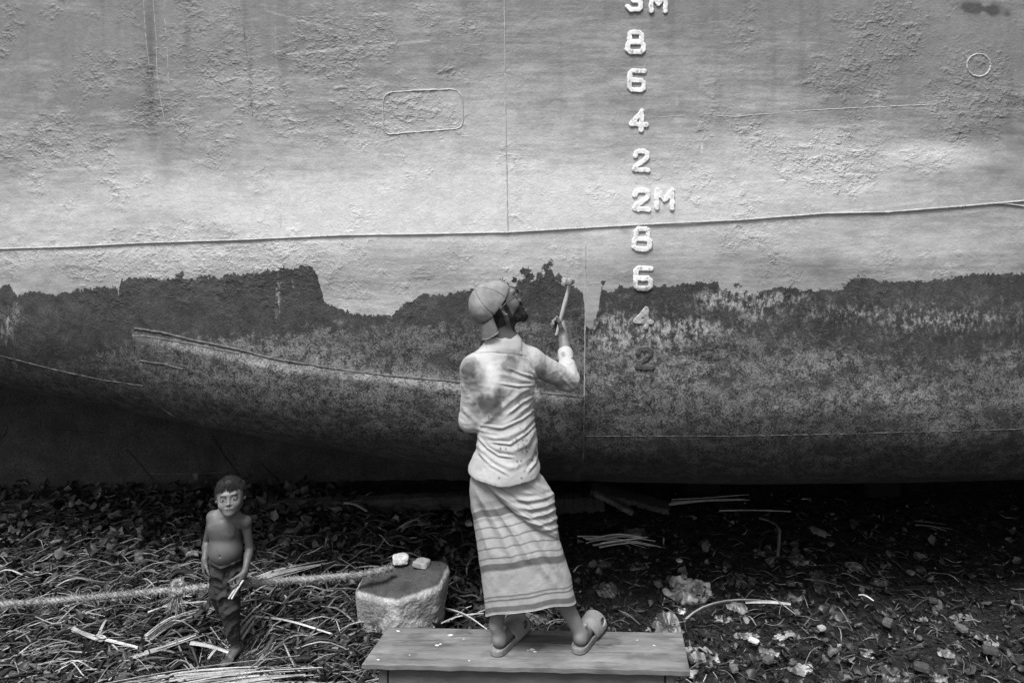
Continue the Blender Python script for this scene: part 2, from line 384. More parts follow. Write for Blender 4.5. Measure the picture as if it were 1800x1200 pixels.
# ------------------------------------------------------------------ the ship
VB = np.array([(-900, 600), (0, 677), (175, 716), (354, 748), (520, 777), (700, 804), (820, 822), (950, 838), (1060, 846), (1300, 851), (1600, 849), (1800, 843), (2600, 815)], float)
H_T, A_T, TS = .62, .50, .949
def Y0(X):
    return 4.06 + .085 * np.maximum(-.3 - X, 0) ** 1.5 + .016 * np.maximum(X - .8, 0) ** 2
def zbot(X):
    Ys = Y0(X) + A_T * (1 - math.sqrt(1 - TS * TS)); u = 900 + FPX * X / Ys
    return HC - (np.interp(u, VB[:, 0], VB[:, 1]) - HOR) / FPX * Ys - (1 - TS) * H_T
POD = [(232, 586), (330, 603), (500, 640), (700, 663), (860, 680), (1026, 697), (1026, 760), (1026, 900), (500, 900), (345, 752), (300, 735), (262, 690), (240, 640)]
def surfY(X, Z):
    X = np.asarray(X, float); Z = np.asarray(Z, float); y0 = Y0(X); zb = zbot(X); t = np.clip((zb + H_T - Z) / H_T, 0, .999)
    Y = y0 + A_T * (1 - np.sqrt(1 - t * t))
    u = 900 + FPX * X / Y; v = HOR + FPX * (HC - Z) / Y
    d, _ = poly_dist(u, v, POD, True); s = np.where(in_poly(u, v, POD), d, -d)
    Y = Y - .028 * sstep(-5, 12, s) * sstep(1400, 1000, u)
    return Y
def dentf(p): return fbm(np.asarray(p) * [1, .3, 1.0], 2.2, 3, 5) * .010 + fbm(np.asarray(p) * [1, .3, 1], 9, 3, 9) * .0025
def on_hull(u, v, lift=0.0):
    Y = 4.1
    for _ in range(25):
        X = (u - 900) / FPX * Y; Z = HC - (v - HOR) / FPX * Y; Y = .5 * Y + .5 * float(surfY(X, Z))
    return np.array([X, Y + float(dentf(np.array([[X, Y, Z]]))[0]) - lift, Z])
xs = np.concatenate([np.linspace(-9, -3.7, 20)[:-1], np.linspace(-3.7, 3.5, 900), np.linspace(3.5, 9, 20)[1:]])
zb = zbot(xs)
rowsV = []
for (yy, zz) in ((8.6, .9), (8.6, 4.8), (4.9, 4.9)): rowsV.append(np.stack([xs, np.full_like(xs, yy), np.full_like(xs, zz)], 1))
zt = np.concatenate([np.linspace(5.0, 3.6, 6)[:-1]])
for z in zt: rowsV.append(np.stack([xs, surfY(xs, np.full_like(xs, z)), np.full_like(xs, z)], 1))
for s_ in np.linspace(0, 1, 270):
    z = 3.6 + (zb + H_T - 3.6) * s_; rowsV.append(np.stack([xs, surfY(xs, z), z], 1))
for a in np.linspace(0, 1, 90)[1:]:
    z = zb + H_T - H_T * math.sin(a * math.pi / 2 * .985); rowsV.append(np.stack([xs, surfY(xs, z), z], 1))
yl = rowsV[-1][:, 1]; zl = rowsV[-1][:, 2]
for k in (.1, .3, .8, 1.6, 2.6, 4.0): rowsV.append(np.stack([xs, yl + k, zl - .03 * min(1, k) + 0 * xs], 1))
V = np.concatenate(rowsV); nr = len(rowsV); nc = len(xs)
u, v = uv_of(V)
front = (V[:, 1] < 5.6)
dent = dentf(V)
V[:, 1] += np.where(front, dent, 0)
TAR = np.array([(-400, 498), (0, 506), (18, 502), (30, 520), (60, 512), (100, 519), (150, 508), (204, 504), (209, 520), (212, 489), (300, 489), (318, 483), (330, 490), (400, 484), (460, 479), (482, 471), (548, 468), (556, 480), (565, 515), (572, 534), (600, 541), (618, 551), (660, 556), (690, 552), (704, 543), (722, 530), (734, 521), (760, 519), (800, 515), (840, 505), (880, 492), (905, 505), (925, 490), (932, 496), (950, 493), (960, 484), (972, 486), (985, 498), (1010, 503), (1026, 515), (1029, 575), (1040, 575), (1052, 545), (1056, 506), (1075, 512), (1090, 503), (1145, 506), (1175, 500), (1200, 497), (1258, 494), (1268, 508), (1300, 512), (1330, 514), (1380, 504), (1400, 508), (1470, 508), (1510, 486), (1530, 492), (1600, 497), (1650, 492), (1700, 483), (1800, 478), (2400, 470)], float)
LOWB = np.array([(-400, 620), (0, 640), (120, 650), (245, 600), (330, 606), (480, 600), (560, 575), (640, 590), (720, 575), (820, 580), (1000, 560), (1040, 540), (1100, 590), (1300, 592), (1350, 612), (1500, 605), (1620, 640), (1800, 625), (2400, 625)], float)
tar = (v - np.interp(u, TAR[:, 0], TAR[:, 1])) / 345
for (cu, cv, r_) in [(925, 478, 7), (934, 486, 6), (960, 470, 8), (968, 462, 6), (966, 480, 7), (905, 492, 6), (948, 486, 5), (914, 500, 6), (980, 488, 6), (1060, 498, 4), (1262, 498, 4), (1294, 500, 4), (1302, 504, 3), (1480, 500, 4), (1520, 486, 4), (884, 492, 4), (320, 483, 4)]:
    tar = np.maximum(tar, (r_ - np.hypot(u - cu, v - cv)) / 345)
inner = np.clip(np.interp(u, [430, 560, 575], [1, 1, 0]), 0, 1)
low = (v - np.interp(u, LOWB[:, 0], LOWB[:, 1])) / 345
def blob(lst):
    r = np.zeros(len(V))
    for (cu, cv, su, sv, a) in lst: r += a * np.exp(-((u - cu) / su) ** 2 - ((v - cv) / sv) ** 2)
    return r
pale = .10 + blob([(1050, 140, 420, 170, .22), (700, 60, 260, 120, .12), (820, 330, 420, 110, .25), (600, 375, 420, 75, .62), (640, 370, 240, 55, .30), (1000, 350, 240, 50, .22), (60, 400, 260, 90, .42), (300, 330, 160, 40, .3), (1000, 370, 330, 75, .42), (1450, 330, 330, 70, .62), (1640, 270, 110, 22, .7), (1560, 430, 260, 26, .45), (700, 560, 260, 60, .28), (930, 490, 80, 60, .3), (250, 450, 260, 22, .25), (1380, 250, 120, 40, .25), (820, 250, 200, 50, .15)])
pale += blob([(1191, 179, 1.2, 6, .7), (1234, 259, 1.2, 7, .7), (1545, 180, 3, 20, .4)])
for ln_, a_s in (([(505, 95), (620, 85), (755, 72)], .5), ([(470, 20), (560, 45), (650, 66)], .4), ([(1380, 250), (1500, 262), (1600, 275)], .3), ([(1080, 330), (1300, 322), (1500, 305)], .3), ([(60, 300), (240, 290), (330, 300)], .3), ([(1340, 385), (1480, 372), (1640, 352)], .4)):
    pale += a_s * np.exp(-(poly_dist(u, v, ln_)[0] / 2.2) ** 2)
pale += .10 * sstep(200, 260, v) - .22 * sstep(230, 60, v)  # darkening toward the upper edge of the view, put into the paint tone
pit = .25 + blob([(300, 130, 330, 120, .45), (650, 190, 150, 90, .4), (580, 80, 120, 60, .4), (1500, 130, 90, 60, .75), (1580, 60, 60, 70, .7), (1300, 190, 60, 50, .3), (1720, 130, 50, 80, .5), (1700, 190, 60, 40, .4), (400, 470, 500, 80, .5), (1450, 270, 200, 70, .45), (1300, 100, 60, 60, .4), (790, 125, 20, 10, .8), (1790, 185, 30, 20, .8), (1600, 450, 250, 50, .25), (120, 250, 200, 60, .35)]) - blob([(1200, 120, 90, 160, .2), (1000, 150, 90, 120, .15), (1080, 460, 60, 60, .2)])
pit = pit + fbm(V, 3.0, 4, 21) * .25
brushed = blob([(1290, 522, 45, 16, 1.1), (1245, 530, 20, 12, .6), (1330, 530, 50, 12, .6), (1180, 575, 100, 16, 1.0), (1480, 550, 60, 12, .5), (1680, 560, 80, 16, .5), (1420, 640, 120, 20, .25), (1200, 640, 120, 30, .3), (1560, 690, 140, 30, .3), (600, 640, 160, 24, .25), (1080, 570, 40, 22, .9), (1060, 600, 40, 20, .5), (1330, 545, 30, 16, .7), (1380, 520, 40, 10, .5), (1130, 600, 70, 22, .5), (1600, 560, 60, 20, .4), (12, 575, 20, 26, .8), (30, 545, 12, 20, .5), (1000, 620, 40, 30, .2), (490, 505, 5, 30, .6), (488, 545, 4, 25, .7), (515, 500, 4, 20, .5), (600, 575, 8, 20, .5), (560, 628, 12, 8, .5), (650, 640, 8, 6, .6), (1040, 700, 8, 60, .25)]) + .14 * sstep(1045, 1070, u) * sstep(505, 520, v) * sstep(640, 600, v) + .08 * sstep(1045, 1070, u) * sstep(720, 640, v)
wear_shade = .42 + blob([(450, 660, 260, 40, .35), (700, 690, 230, 45, .25), (640, 560, 120, 25, .2), (1200, 650, 260, 60, .28), (1650, 720, 130, 50, .25), (1320, 760, 200, 14, .15), (1700, 590, 100, 20, .15)]) - .42 * sstep(700, 830, v) - blob([(1400, 600, 320, 20, .25), (1300, 760, 120, 22, .2), (100, 700, 240, 60, .35)]) + fbm(V, 4, 4, 33) * .12  # scraped patches, plus shade under the turn of the bilge painted in
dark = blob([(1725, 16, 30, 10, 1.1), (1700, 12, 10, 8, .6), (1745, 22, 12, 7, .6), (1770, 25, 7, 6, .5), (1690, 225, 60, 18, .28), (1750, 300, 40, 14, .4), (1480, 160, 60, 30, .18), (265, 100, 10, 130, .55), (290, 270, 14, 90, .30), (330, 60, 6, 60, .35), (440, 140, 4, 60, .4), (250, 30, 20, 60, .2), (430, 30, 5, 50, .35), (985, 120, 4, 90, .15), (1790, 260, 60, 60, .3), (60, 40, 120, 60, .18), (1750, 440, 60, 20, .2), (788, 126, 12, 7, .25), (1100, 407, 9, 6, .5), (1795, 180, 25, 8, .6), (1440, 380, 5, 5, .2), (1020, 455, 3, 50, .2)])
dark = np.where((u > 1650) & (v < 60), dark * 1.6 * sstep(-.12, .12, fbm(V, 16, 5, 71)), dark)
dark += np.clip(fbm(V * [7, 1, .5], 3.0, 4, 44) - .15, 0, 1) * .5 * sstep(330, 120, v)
SHIP = empty('ship', (0, 6, 0), 'huge grey steel ship hull with white draft numbers and tarred lower plating', 'ship')
mk('hull', (V, grid_faces(nr, nc)[:, ::-1]), M_HULL, SHIP, attrs=dict(tar=tar, pale=pale, pit=pit, low=low, brushed=np.clip(brushed, 0, 1), wear_shade=wear_shade, dark=np.clip(dark, 0, 1)), smooth=True)

# keel (deadwood) plate behind the turn of the bilge
KX = np.array([-9, -3.9, -2.9, -2.2, -1.5, -.9, 0, 2, 9.]); KY = np.interp(KX, [-9, -3.9, -.9, 9], [5.9, 6.0, 6.35, 6.5])
kxs = np.linspace(-9, 9, 400); kys = np.interp(kxs, KX, KY)
def keelY(X): return float(np.interp(X, KX, KY))
rk = []
for z, dy in ((-.35, .02), (-.02, .0), (.05, 0), (.4, .0), (.9, -.06), (1.3, -.22), (1.9, -.6)):
    rk.append(np.stack([kxs, kys + dy, np.minimum(np.full_like(kxs, z), zbot(kxs) + .05 + z * .01)], 1))
rk = [np.stack([r_[:, 0], r_[:, 1], r_[:, 2]], 1) for r_ in rk]
rb = [r_ + np.array([0, .5, 0]) for r_ in rk[::-1]]
VK = np.concatenate(rk + rb)
mk('keel', (VK, grid_faces(len(rk) * 2, len(kxs))), M_KEEL, SHIP)

# weld beads laid on the plating
def bead(px, r=.006, mat=M_WELD, n=None, name='weld_seam', keel=False, closed=False):
    L_ = sum(np.hypot(px[i + 1][0] - px[i][0], px[i + 1][1] - px[i][1]) for i in range(len(px) - 1)); n = n or max(8, int(L_ / 5))
    q = resample(px, n); pts = []
    for (a, b) in q:
        if keel:
            Y = 6.1
            for _ in range(10): Y = keelY((a - 900) / FPX * Y)
            pts.append(P(a, b, Y - .012))
        else: pts.append(on_hull(a, b, -.001))
    pts = np.array(pts); rr = r * (1 + .35 * fbm(pts, 60, 2, 3)); pts += (rng.random(pts.shape) - .5) * .0025
    return mk(name, tube(pts, rr, 6), mat, SHIP)
bead([(886, -40), (888, 120), (890, 260), (893, 412)], .0034)
bead([(482, -40), (486, 160), (491, 300), (494, 400)], .0013)
bead([(1029, 425), (1029, 520), (1027, 700)], .0035)
bead([(900, 208), (1010, 205), (1090, 203)], .0012); bead([(1160, 206), (1210, 203)], .0018); bead([(1262, 204), (1290, 206), (1320, 202), (1362, 200)], .0026); bead([(1384, 197), (1460, 192), (1550, 188), (1640, 184)], .0028)
bead([(690, 162), (740, 159), (800, 157), (809, 161), (813, 175), (814, 215), (811, 226), (760, 230), (690, 236), (677, 237), (674, 225), (673, 180), (676, 166), (692, 162)], .0048)
bead([(1720 + 21 * math.cos(a), 115 + 20 * math.sin(a)) for a in np.linspace(0, 2 * math.pi, 26)], .0048, n=60)
M_DRIP = gmat('pale_paint_run', .26, .42, 30, bump=.3, rough=.5); M_RUST = gmat('dark_rust_run', .03, .07, 30, bump=.3, rough=.8)
bead([(251, -30), (252, 0), (256, 58), (262, 111), (267, 156)], .0016, M_DRIP, name='paint_drip')
bead([(268, -30), (269, 0), (275, 67), (276, 124), (280, 164), (289, 213)], .0017, M_DRIP, name='paint_drip')
bead([(289, -30), (289, 27), (294, 80), (296, 155)], .0015, M_DRIP, name='paint_drip')
bead([(418, 5), (429, 49), (431, 84), (438, 116), (440, 169), (444, 204)], .0015, M_RUST, name='rust_run')
bead([(236, 577), (285, 584), (340, 598), (420, 614), (480, 630), (600, 650), (700, 662), (830, 673)], .007, M_WELDL)
bead([(236, 590), (262, 592), (330, 603), (420, 622)], .006, M_WELDL)
bead([(950, 690), (1000, 695), (1026, 698)], .007, M_WELDL)
bead([(1027, 700), (1026, 760), (1024, 815)], .005, M_WELDL)
bead([(234, 588), (236, 620), (244, 655), (262, 690), (285, 718), (320, 740)], .006, M_WELDL)
bead([(246, 634), (290, 640), (322, 649)], .005, M_WELDL)
bead([(-20, 620), (40, 634), (100, 650), (180, 668), (252, 678)], .004, M_WELDL)
bead([(1030, 766), (1300, 766), (1500, 762), (1800, 754)], .0025, M_WELDL)
bead([(0, 748), (80, 754), (180, 760)], .0045, M_KEEL, keel=True); bead([(262, 832), (330, 833), (400, 829)], .005, M_WELDL, keel=True)
bead([(222, 790), (245, 815), (272, 848)], .0045, M_KEEL, keel=True); bead([(372, 765), (392, 800), (420, 835)], .0045, M_KEEL, keel=True); bead([(455, 812), (490, 846)], .0045, M_KEEL, keel=True)
bead([(12, 700), (16, 740), (8, 765), (-10, 772)], .006, M_KEEL, keel=True)

# draft marks: raised figures, 10 cm tall
GL = {'8': [[(-.55, .12), (-.55, .78), (-.35, 1), (.35, 1), (.55, .78), (.55, .12), (.35, .0), (-.35, .0), (-.55, .12)], [(-.5, 0), (-.7, -.2), (-.7, -.78), (-.45, -1), (.45, -1), (.7, -.78), (.7, -.2), (.5, 0)]],
      '6': [[(.68, .98), (-.4, .98), (-.65, .75), (-.65, -.78), (-.45, -1), (.45, -1), (.68, -.78), (.68, -.22), (.45, 0), (-.6, 0)]],
      '4': [[(.25, -1), (.25, .95), (-.7, -.42), (.72, -.42)]],
      '2': [[(-.62, .5), (-.5, .85), (-.2, 1), (.3, 1), (.6, .8), (.6, .35), (.3, .02), (-.45, -.5), (-.65, -.95), (.72, -.98)]],
      '3': [[(-.6, .75), (-.3, 1), (.35, 1), (.6, .75), (.6, .25), (.35, .02), (-.1, .02)], [(.35, .02), (.65, -.25), (.65, -.75), (.4, -1), (-.35, -1), (-.68, -.65)]],
      'M': [[(-.72, -1), (-.72, .95), (0, -.15), (.72, .95), (.72, -1)]],
      '1': [[(-.3, .6), (0, 1), (0, -1)]]}
def mark(ch, u0, v0, h=40, w=None, mat=M_WHITE, th=.008, stroke=.0125, fade=0.0):
    c = on_hull(u0, v0); H = h / 345 / 2 - stroke; W = (w or h * .92) / 345 / 2 - stroke; rot = -.025
    f = Field((-.1, -.02, -.1), (.1, .02, .1), .0028)
    X = (f.lo[0] + f.h * np.arange(f.n[0]))[:, None]; Z = (f.lo[2] + f.h * np.arange(f.n[2]))[None]; XX, ZZ = np.broadcast_arrays(X, Z)
    seed = int(u0 + v0 * 3); nn = fbm(np.stack([XX, ZZ, XX * 0 + seed], -1), 55, 3, seed) * .0042
    d = np.full(XX.shape, 1.)
    for s_ in GL[ch]: d = np.minimum(d, poly_dist(XX, ZZ, [(a * W * 1.25, b * H) for a, b in s_])[0])
    d = d - stroke + nn
    Yg = (f.lo[1] + f.h * np.arange(f.n[1]))[None, :, None]
    e = np.maximum(d[:, None, :], -.9) ; q = np.abs(Yg) - th + nn[:, None, :] * .3
    f.g = (np.minimum(np.maximum(e, q), 0) + np.sqrt(np.maximum(e + .0018, 0) ** 2 + np.maximum(q + .0018, 0) ** 2) - .0018).astype(np.float32)
    Vm, Fm = f.mesh(); R = np.array([[math.cos(rot), 0, math.sin(rot)], [0, 1, 0], [-math.sin(rot), 0, math.cos(rot)]])
    Vm = Vm @ R + c; uu, vv = uv_of(Vm); al = 1 - fade * sstep(v0 + 2, v0 + h * .5, vv + 12 * fbm(Vm, 60, 3, 9)); al = al * (1 - .5 * sstep(.25, .45, fbm(Vm, 70, 3, seed)))
    return mk('draft_mark', (Vm, Fm), mat, SHIP, attrs=dict(alb=al))
mark('3', 1115, 2); mark('M', 1157, 6, 38, 36)
mark('8', 1117, 75, 43); mark('6', 1119, 142, 42); mark('4', 1123, 212, 42, 38); mark('2', 1127, 283, 42, 36); mark('2', 1127, 352, 42, 38); mark('M', 1168, 350, 40, 38)
mark('8', 1128, 420, 44, 40); mark('6', 1130, 489, 44, 40, fade=.7); mark('4', 1131, 558, 42, 40, M_MARKD); mark('2', 1132, 629, 42, 38, M_MARKK)
mark('M', 1140, 705, 28, 22, M_MARKK, .004, .008)

# cord stretched along the hull
def rope_vf(pts, R, pitch=.05, strands=3, fib=0, flen=.02, sides=6, seed=0):
    pts = resample(pts, max(20, int(np.sum(np.linalg.norm(np.diff(np.asarray(pts, float), axis=0), axis=1)) / (pitch / 9)))); T, N, B = frames(pts)
    s = np.r_[0, np.cumsum(np.linalg.norm(np.diff(pts, axis=0), axis=1))]; out = []
    for k in range(strands):
        a = s / pitch * 2 * np.pi + k * 2 * np.pi / strands; q = pts + R * .52 * (np.cos(a)[:, None] * N + np.sin(a)[:, None] * B)
        out.append(tube(q, R * .58 * (1 + .12 * fbm(q, 30, 2, k)), sides))
    if fib:
        g = np.random.default_rng(seed); i = g.integers(1, len(pts) - 1, fib); a = g.random(fib) * 2 * np.pi
        rad = np.cos(a)[:, None] * N[i] + np.sin(a)[:, None] * B[i]; base = pts[i] + rad * R * .8
        d = rad * .7 + T[i] * g.normal(0, 1.0, (fib, 1)) + g.normal(0, .35, (fib, 3)); t = np.linspace(0, 1, 4)[None, :, None]
        L_ = (flen * (.4 + g.random(fib)))[:, None, None]; fp = base[:, None] + nrm(d)[:, None] * L_ * t + g.normal(0, .25, (fib, 1, 3)) * L_ * t ** 2
        out.append(blades(fp, np.full((fib, 4), .0011) * np.array([1.2, 1, .8, .4]), np.full((fib, 4), .0011)))
    return joinVF(out)
cp = [on_hull(a, b + 1.2 * math.sin(a * .021) + .8 * math.sin(a * .05), .006) for a, b in [(-300, 452), (-60, 441), (0, 437), (120, 433), (260, 427), (420, 420), (600, 414), (760, 411), (892, 408), (1000, 401), (1150, 394), (1300, 385), (1450, 376), (1560, 371), (1700, 363), (1800, 352), (2100, 330)]]
mk('rope', rope_vf(cp, .0046, .03, 3, 500, .007), M_CORD, label='thin pale cord stretched along the side of the grey hull', cat='rope')
cp = [on_hull(a, b + 1.2 * math.sin(a * .021) + .8 * math.sin(a * .05), .006) for a, b in [(1735, 359), (1765, 358), (1800, 362), (1900, 371), (2100, 380)]]
mk('rope', rope_vf(cp, .0038, .028, 3, 60, .007), M_CORD, label='short second cord branching from the long cord at the right edge of the photo', cat='rope')

# ------------------------------------------------------------------ ground
def gz(x, y):
    p = np.stack([x, y, np.zeros_like(x)], -1)
    left = sstep(-.2, -1.2, x) * sstep(3.2, 3.9, y)
    return (fbm(p, .9, 3, 2) * .03 + fbm(p, 5, 4, 3) * .020) * (1 + .3 * left) - .015 + .03 * left - .03
gx = np.concatenate([np.linspace(-60, -5, 24)[:-1], np.linspace(-5, 5, 560), np.linspace(5, 60, 24)[1:]])
gy = np.concatenate([np.linspace(-40, 2.2, 24)[:-1], np.linspace(2.2, 8, 320), np.linspace(8, 90, 24)[1:]])
GX, GY = np.meshgrid(gx, gy); G = np.stack([GX.ravel(), GY.ravel(), gz(GX.ravel(), GY.ravel())], 1)
clod = np.clip(fbm(G, 14, 4, 8, True), 0, 1) * .02 * (np.abs(G[:, 0]) < 5) * (G[:, 1] < 8) * (G[:, 1] > 2.2); G[:, 2] += clod
mk('ground', (G, grid_faces(len(gy), len(gx))), M_MUD, org=(0, 0, 0), kind='structure')

def stalks(n, reg, L, W, seed, alb, zr=(.0, .07), bend=.5, flat=.45, dirs=None, K=8, density=None, tw=.6):
    g = np.random.default_rng(seed); pts = []
    while len(pts) < n:
        uu = g.uniform(reg[0], reg[1]); vv = g.uniform(reg[2], reg[3])
        if density is not None and g.random() > density(uu, vv): continue
        pts.append(PG(uu, vv)[:2])
    c = np.array(pts); ang = g.uniform(0, np.pi, n) if dirs is None else g.normal(dirs[0], dirs[1], n)
    ln = g.uniform(L[0], L[1], n); t = np.linspace(-.5, .5, K)[None]
    cur = g.normal(0, bend, n); a = ang[:, None] + cur[:, None] * (t + .2 * np.sin(t * 6 + g.uniform(0, 6, (n, 1)))) * 2
    dx = np.cos(a) * ln[:, None] / (K - 1); dy = np.sin(a) * ln[:, None] / (K - 1)
    x = c[:, :1] + np.cumsum(dx, 1) - dx.sum(1, keepdims=True) / 2; y = c[:, 1:] + np.cumsum(dy, 1) - dy.sum(1, keepdims=True) / 2
    z = gz(x, y) + .012 + g.uniform(zr[0], zr[1], (n, 1)) + g.normal(0, .07, (n, 1)) * t * ln[:, None] + .03 * np.sin(t * 5 + g.uniform(0, 6, (n, 1)))*np.minimum(1, ln[:, None] * 3)
    z = np.maximum(z, gz(x, y) + .004)
    cl = sstep(.22, .12, np.hypot((x + 1.42) / 1.0, (y - 3.99) / 1.35)); z = z * (1 - cl) + np.minimum(z, gz(x, y) + .006) * cl
    w_ = g.uniform(W[0], W[1], n)[:, None] * (1 - .55 * np.abs(t * 2) ** 2)
    VF = blades(np.stack([x, y, z], -1), w_, w_ * flat + .0006, side=g.normal(0, tw, (n, 1, 3)))
    al = np.repeat(alb(g, n), K * 4); al = al * np.clip(1 + .9 * fbm(VF[0], 22, 2, seed), .3, 2)
    return VF, al
def stuff(name, lst, mat):
    V_, F_ = joinVF([a for a, b in lst]); mk(name, (V_, F_), mat, org=(0, 0, 0), attrs=dict(alb=np.concatenate([b for a, b in lst])), kind='stuff')
dl = lambda uu, vv: float(np.interp(uu, [0, 560, 640, 860, 1000], [1, 1, .55, .28, .1])) * float(np.interp(vv, [850, 900, 1000], [.8, 1, 1]))
mixa = lambda g, n: np.clip(g.lognormal(-1.15, .95, n), .08, 4.0)
S = [stalks(2600, (-60, 900, 880, 1290), (.05, .20), (.006, .019), 16, mixa, (.01, .075), .22, .08, None, 6, dl, 1.0),
     stalks(2700, (-60, 900, 872, 1290), (.07, .30), (.0035, .011), 11, mixa, (0, .05), .30, .14, None, 8, dl, .9),
     stalks(2900, (-60, 700, 900, 1290), (.10, .42), (.003, .009), 12, mixa, (.01, .07), .14, .16, (.38, .6), 8, dl, .8),
     stalks(700, (-60, 760, 960, 1290), (.06, .38), (.002, .006), 13, lambda g, n: g.uniform(1.2, 4.0, n), (.04, .09), .12, .3, (.35, .6), 7, dl, .5)]
stuff('stalk_litter', S, M_STRAW)
S = [stalks(2300, (850, 1860, 875, 1260), (.02, .13), (.0015, .006), 14, lambda g, n: np.clip(g.lognormal(-1.1, .9, n), .05, 4), (0, .02), .22, .2, None, 6, None, .8),
     stalks(260, (850, 1860, 960, 1260), (.04, .2), (.0015, .0045), 15, lambda g, n: g.uniform(.8, 2.8, n), (0, .03), .25, .3, None, 6, None, .6)]
stuff('twig_litter', S, M_STRAW)

def leaves(n, reg, size, seed, alb, zr, shape=1.0, tilt=.5, density=None, jag=.35):
    g = np.random.default_rng(seed); R = 6; C = 5; pts = []
    while len(pts) < n:
        uu = g.uniform(reg[0], reg[1]); vv = g.uniform(reg[2], reg[3])
        if density is not None and g.random() > density(uu, vv): continue
        pts.append(PG(uu, vv)[:2])
    c = np.array(pts); s = g.uniform(size[0], size[1], n); s = np.where(np.hypot(c[:, 0] + 1.42, c[:, 1] - 3.95) < .24, .012, s)
    r = np.linspace(0, 1, R)[None, :, None]; q = np.linspace(-1, 1, C)[None, None]
    wid = np.sin(np.clip(r * .93 + .07, 0, 1) ** .75 * np.pi) * .5 * shape + .02
    wid = wid * np.clip(1 + g.normal(0, jag, (n, R, 1)), .15, 2); x = q * wid + g.normal(0, .05, (n, R, 1)) * jag * 3; y = r * 1.0 + 0 * q; z = g.uniform(-.5, .9, (n, 1, 1)) * np.abs(q) ** 1.5 * wid + g.normal(0, .4, (n, 1, 1)) * (r - .5) ** 2 + g.normal(0, .05, (n, R, C))
    x = x + g.normal(0, .3, (n, 1, 1)) * r ** 2; p = np.stack(np.broadcast_arrays(x, y, z), -1) * s[:, None, None, None]
    yaw = g.uniform(0, 2 * np.pi, n); ti = g.normal(.15, tilt, n); ro = g.normal(0, tilt, n)
    cy, sy = np.cos(yaw), np.sin(yaw); ct, st = np.cos(ti), np.sin(ti); cr, sr = np.cos(ro), np.sin(ro)
    X, Y_, Z = p[..., 0], p[..., 1], p[..., 2]; E = (slice(None), None, None)
    X, Z = X * cr[E] + Z * sr[E], -X * sr[E] + Z * cr[E]; Y_, Z = Y_ * ct[E] - Z * st[E], Y_ * st[E] + Z * ct[E]; X, Y_ = X * cy[E] - Y_ * sy[E], X * sy[E] + Y_ * cy[E]
    base = gz(c[:, 0], c[:, 1]) + g.uniform(zr[0], zr[1], n) + .02
    Vt = np.stack([X + c[:, :1, None], Y_ + c[:, 1:, None], Z + base[:, None, None]], -1)
    th = np.array([0, 0, -.0015]); V2 = np.concatenate([Vt.reshape(n, -1, 3), Vt.reshape(n, -1, 3) + th], 1); gf = grid_faces(R, C); k = R * C
    F = np.concatenate([gf, gf[:, ::-1] + k]); F = (F[None] + (np.arange(n) * 2 * k)[:, None, None]).reshape(-1, 4)
    return (V2.reshape(-1, 3), F), np.repeat(alb(g, n), 2 * k)
S = [leaves(1000, (-60, 620, 866, 1010), (.03, .08), 21, lambda g, n: np.clip(g.lognormal(-.65, .6, n), .1, 1.6), (.02, .10), .95, .5, lambda a, b: float(np.interp(b, [866, 930, 1010], [1, 1, .25])), jag=.12),
     leaves(700, (-60, 880, 930, 1260), (.02, .075), 22, lambda g, n: np.clip(g.lognormal(-.7, .6, n), .15, 1.6), (.01, .08), .6, .6, dl)]
stuff('leaf_litter', S, M_LEAF)
S = [leaves(2600, (860, 1860, 862, 1270), (.008, .034), 23, lambda g, n: np.clip(g.lognormal(-1.3, 1.05, n), .05, 5), (-.01, .015), .9, .35),
     leaves(480, (860, 1860, 900, 1270), (.02, .07), 24, lambda g, n: np.clip(g.lognormal(-.9, .8, n), .06, 3), (-.005, .02), .8, .45),
     leaves(900, (560, 900, 870, 1120), (.012, .06), 25, lambda g, n: np.clip(g.lognormal(-1.0, .8, n), .06, 3.5), (-.005, .03), .8, .5)]
stuff('scrap_litter', S, M_LEAF)

# ------------------------------------------------------------------ individual rubbish
def lump(c, r, seed, amp=.45, n=44, freq=2.6, ridge=True, flat=0):
    th = np.linspace(0, np.pi, n)[:, None]; ph = (np.arange(n * 2) / (n * 2) * 2 * np.pi)[None]
    d = np.stack(np.broadcast_arrays(np.sin(th) * np.cos(ph), np.sin(th) * np.sin(ph), np.cos(th) + 0 * ph), -1).reshape(-1, 3)
    w_ = d + .5 * np.stack([noise(d, 2.0, seed + k) for k in range(3)], -1)
    q = d * (1 + amp * fbm(w_, freq, 5, seed, ridge) + .35 * amp * fbm(w_, freq * .6, 2, seed + 9))[:, None]
    V_ = q * np.asarray(r) + np.asarray(c); V_[:, 2] = np.maximum(V_[:, 2], -.03 + 0 * V_[:, 2])
    return V_, grid_faces(n, n * 2, True)
def crumple(p, seed, k=14, f0=3.0):          # sharp creases: folded sheets seen as sums of slanted zigzags
    g = np.random.default_rng(seed + 100); r = 0; t = 0
    for i in range(k):
        d = nrm(g.normal(0, 1, 3)) * f0 * (1.28 ** i); a = 1 / (1.22 ** i)
        q = p @ d + g.random() + .25 * noise(p, f0 * .8, seed + i); r = r + a * (np.abs((q % 1) - .5) * 4 - 1); t += a
    return r / t
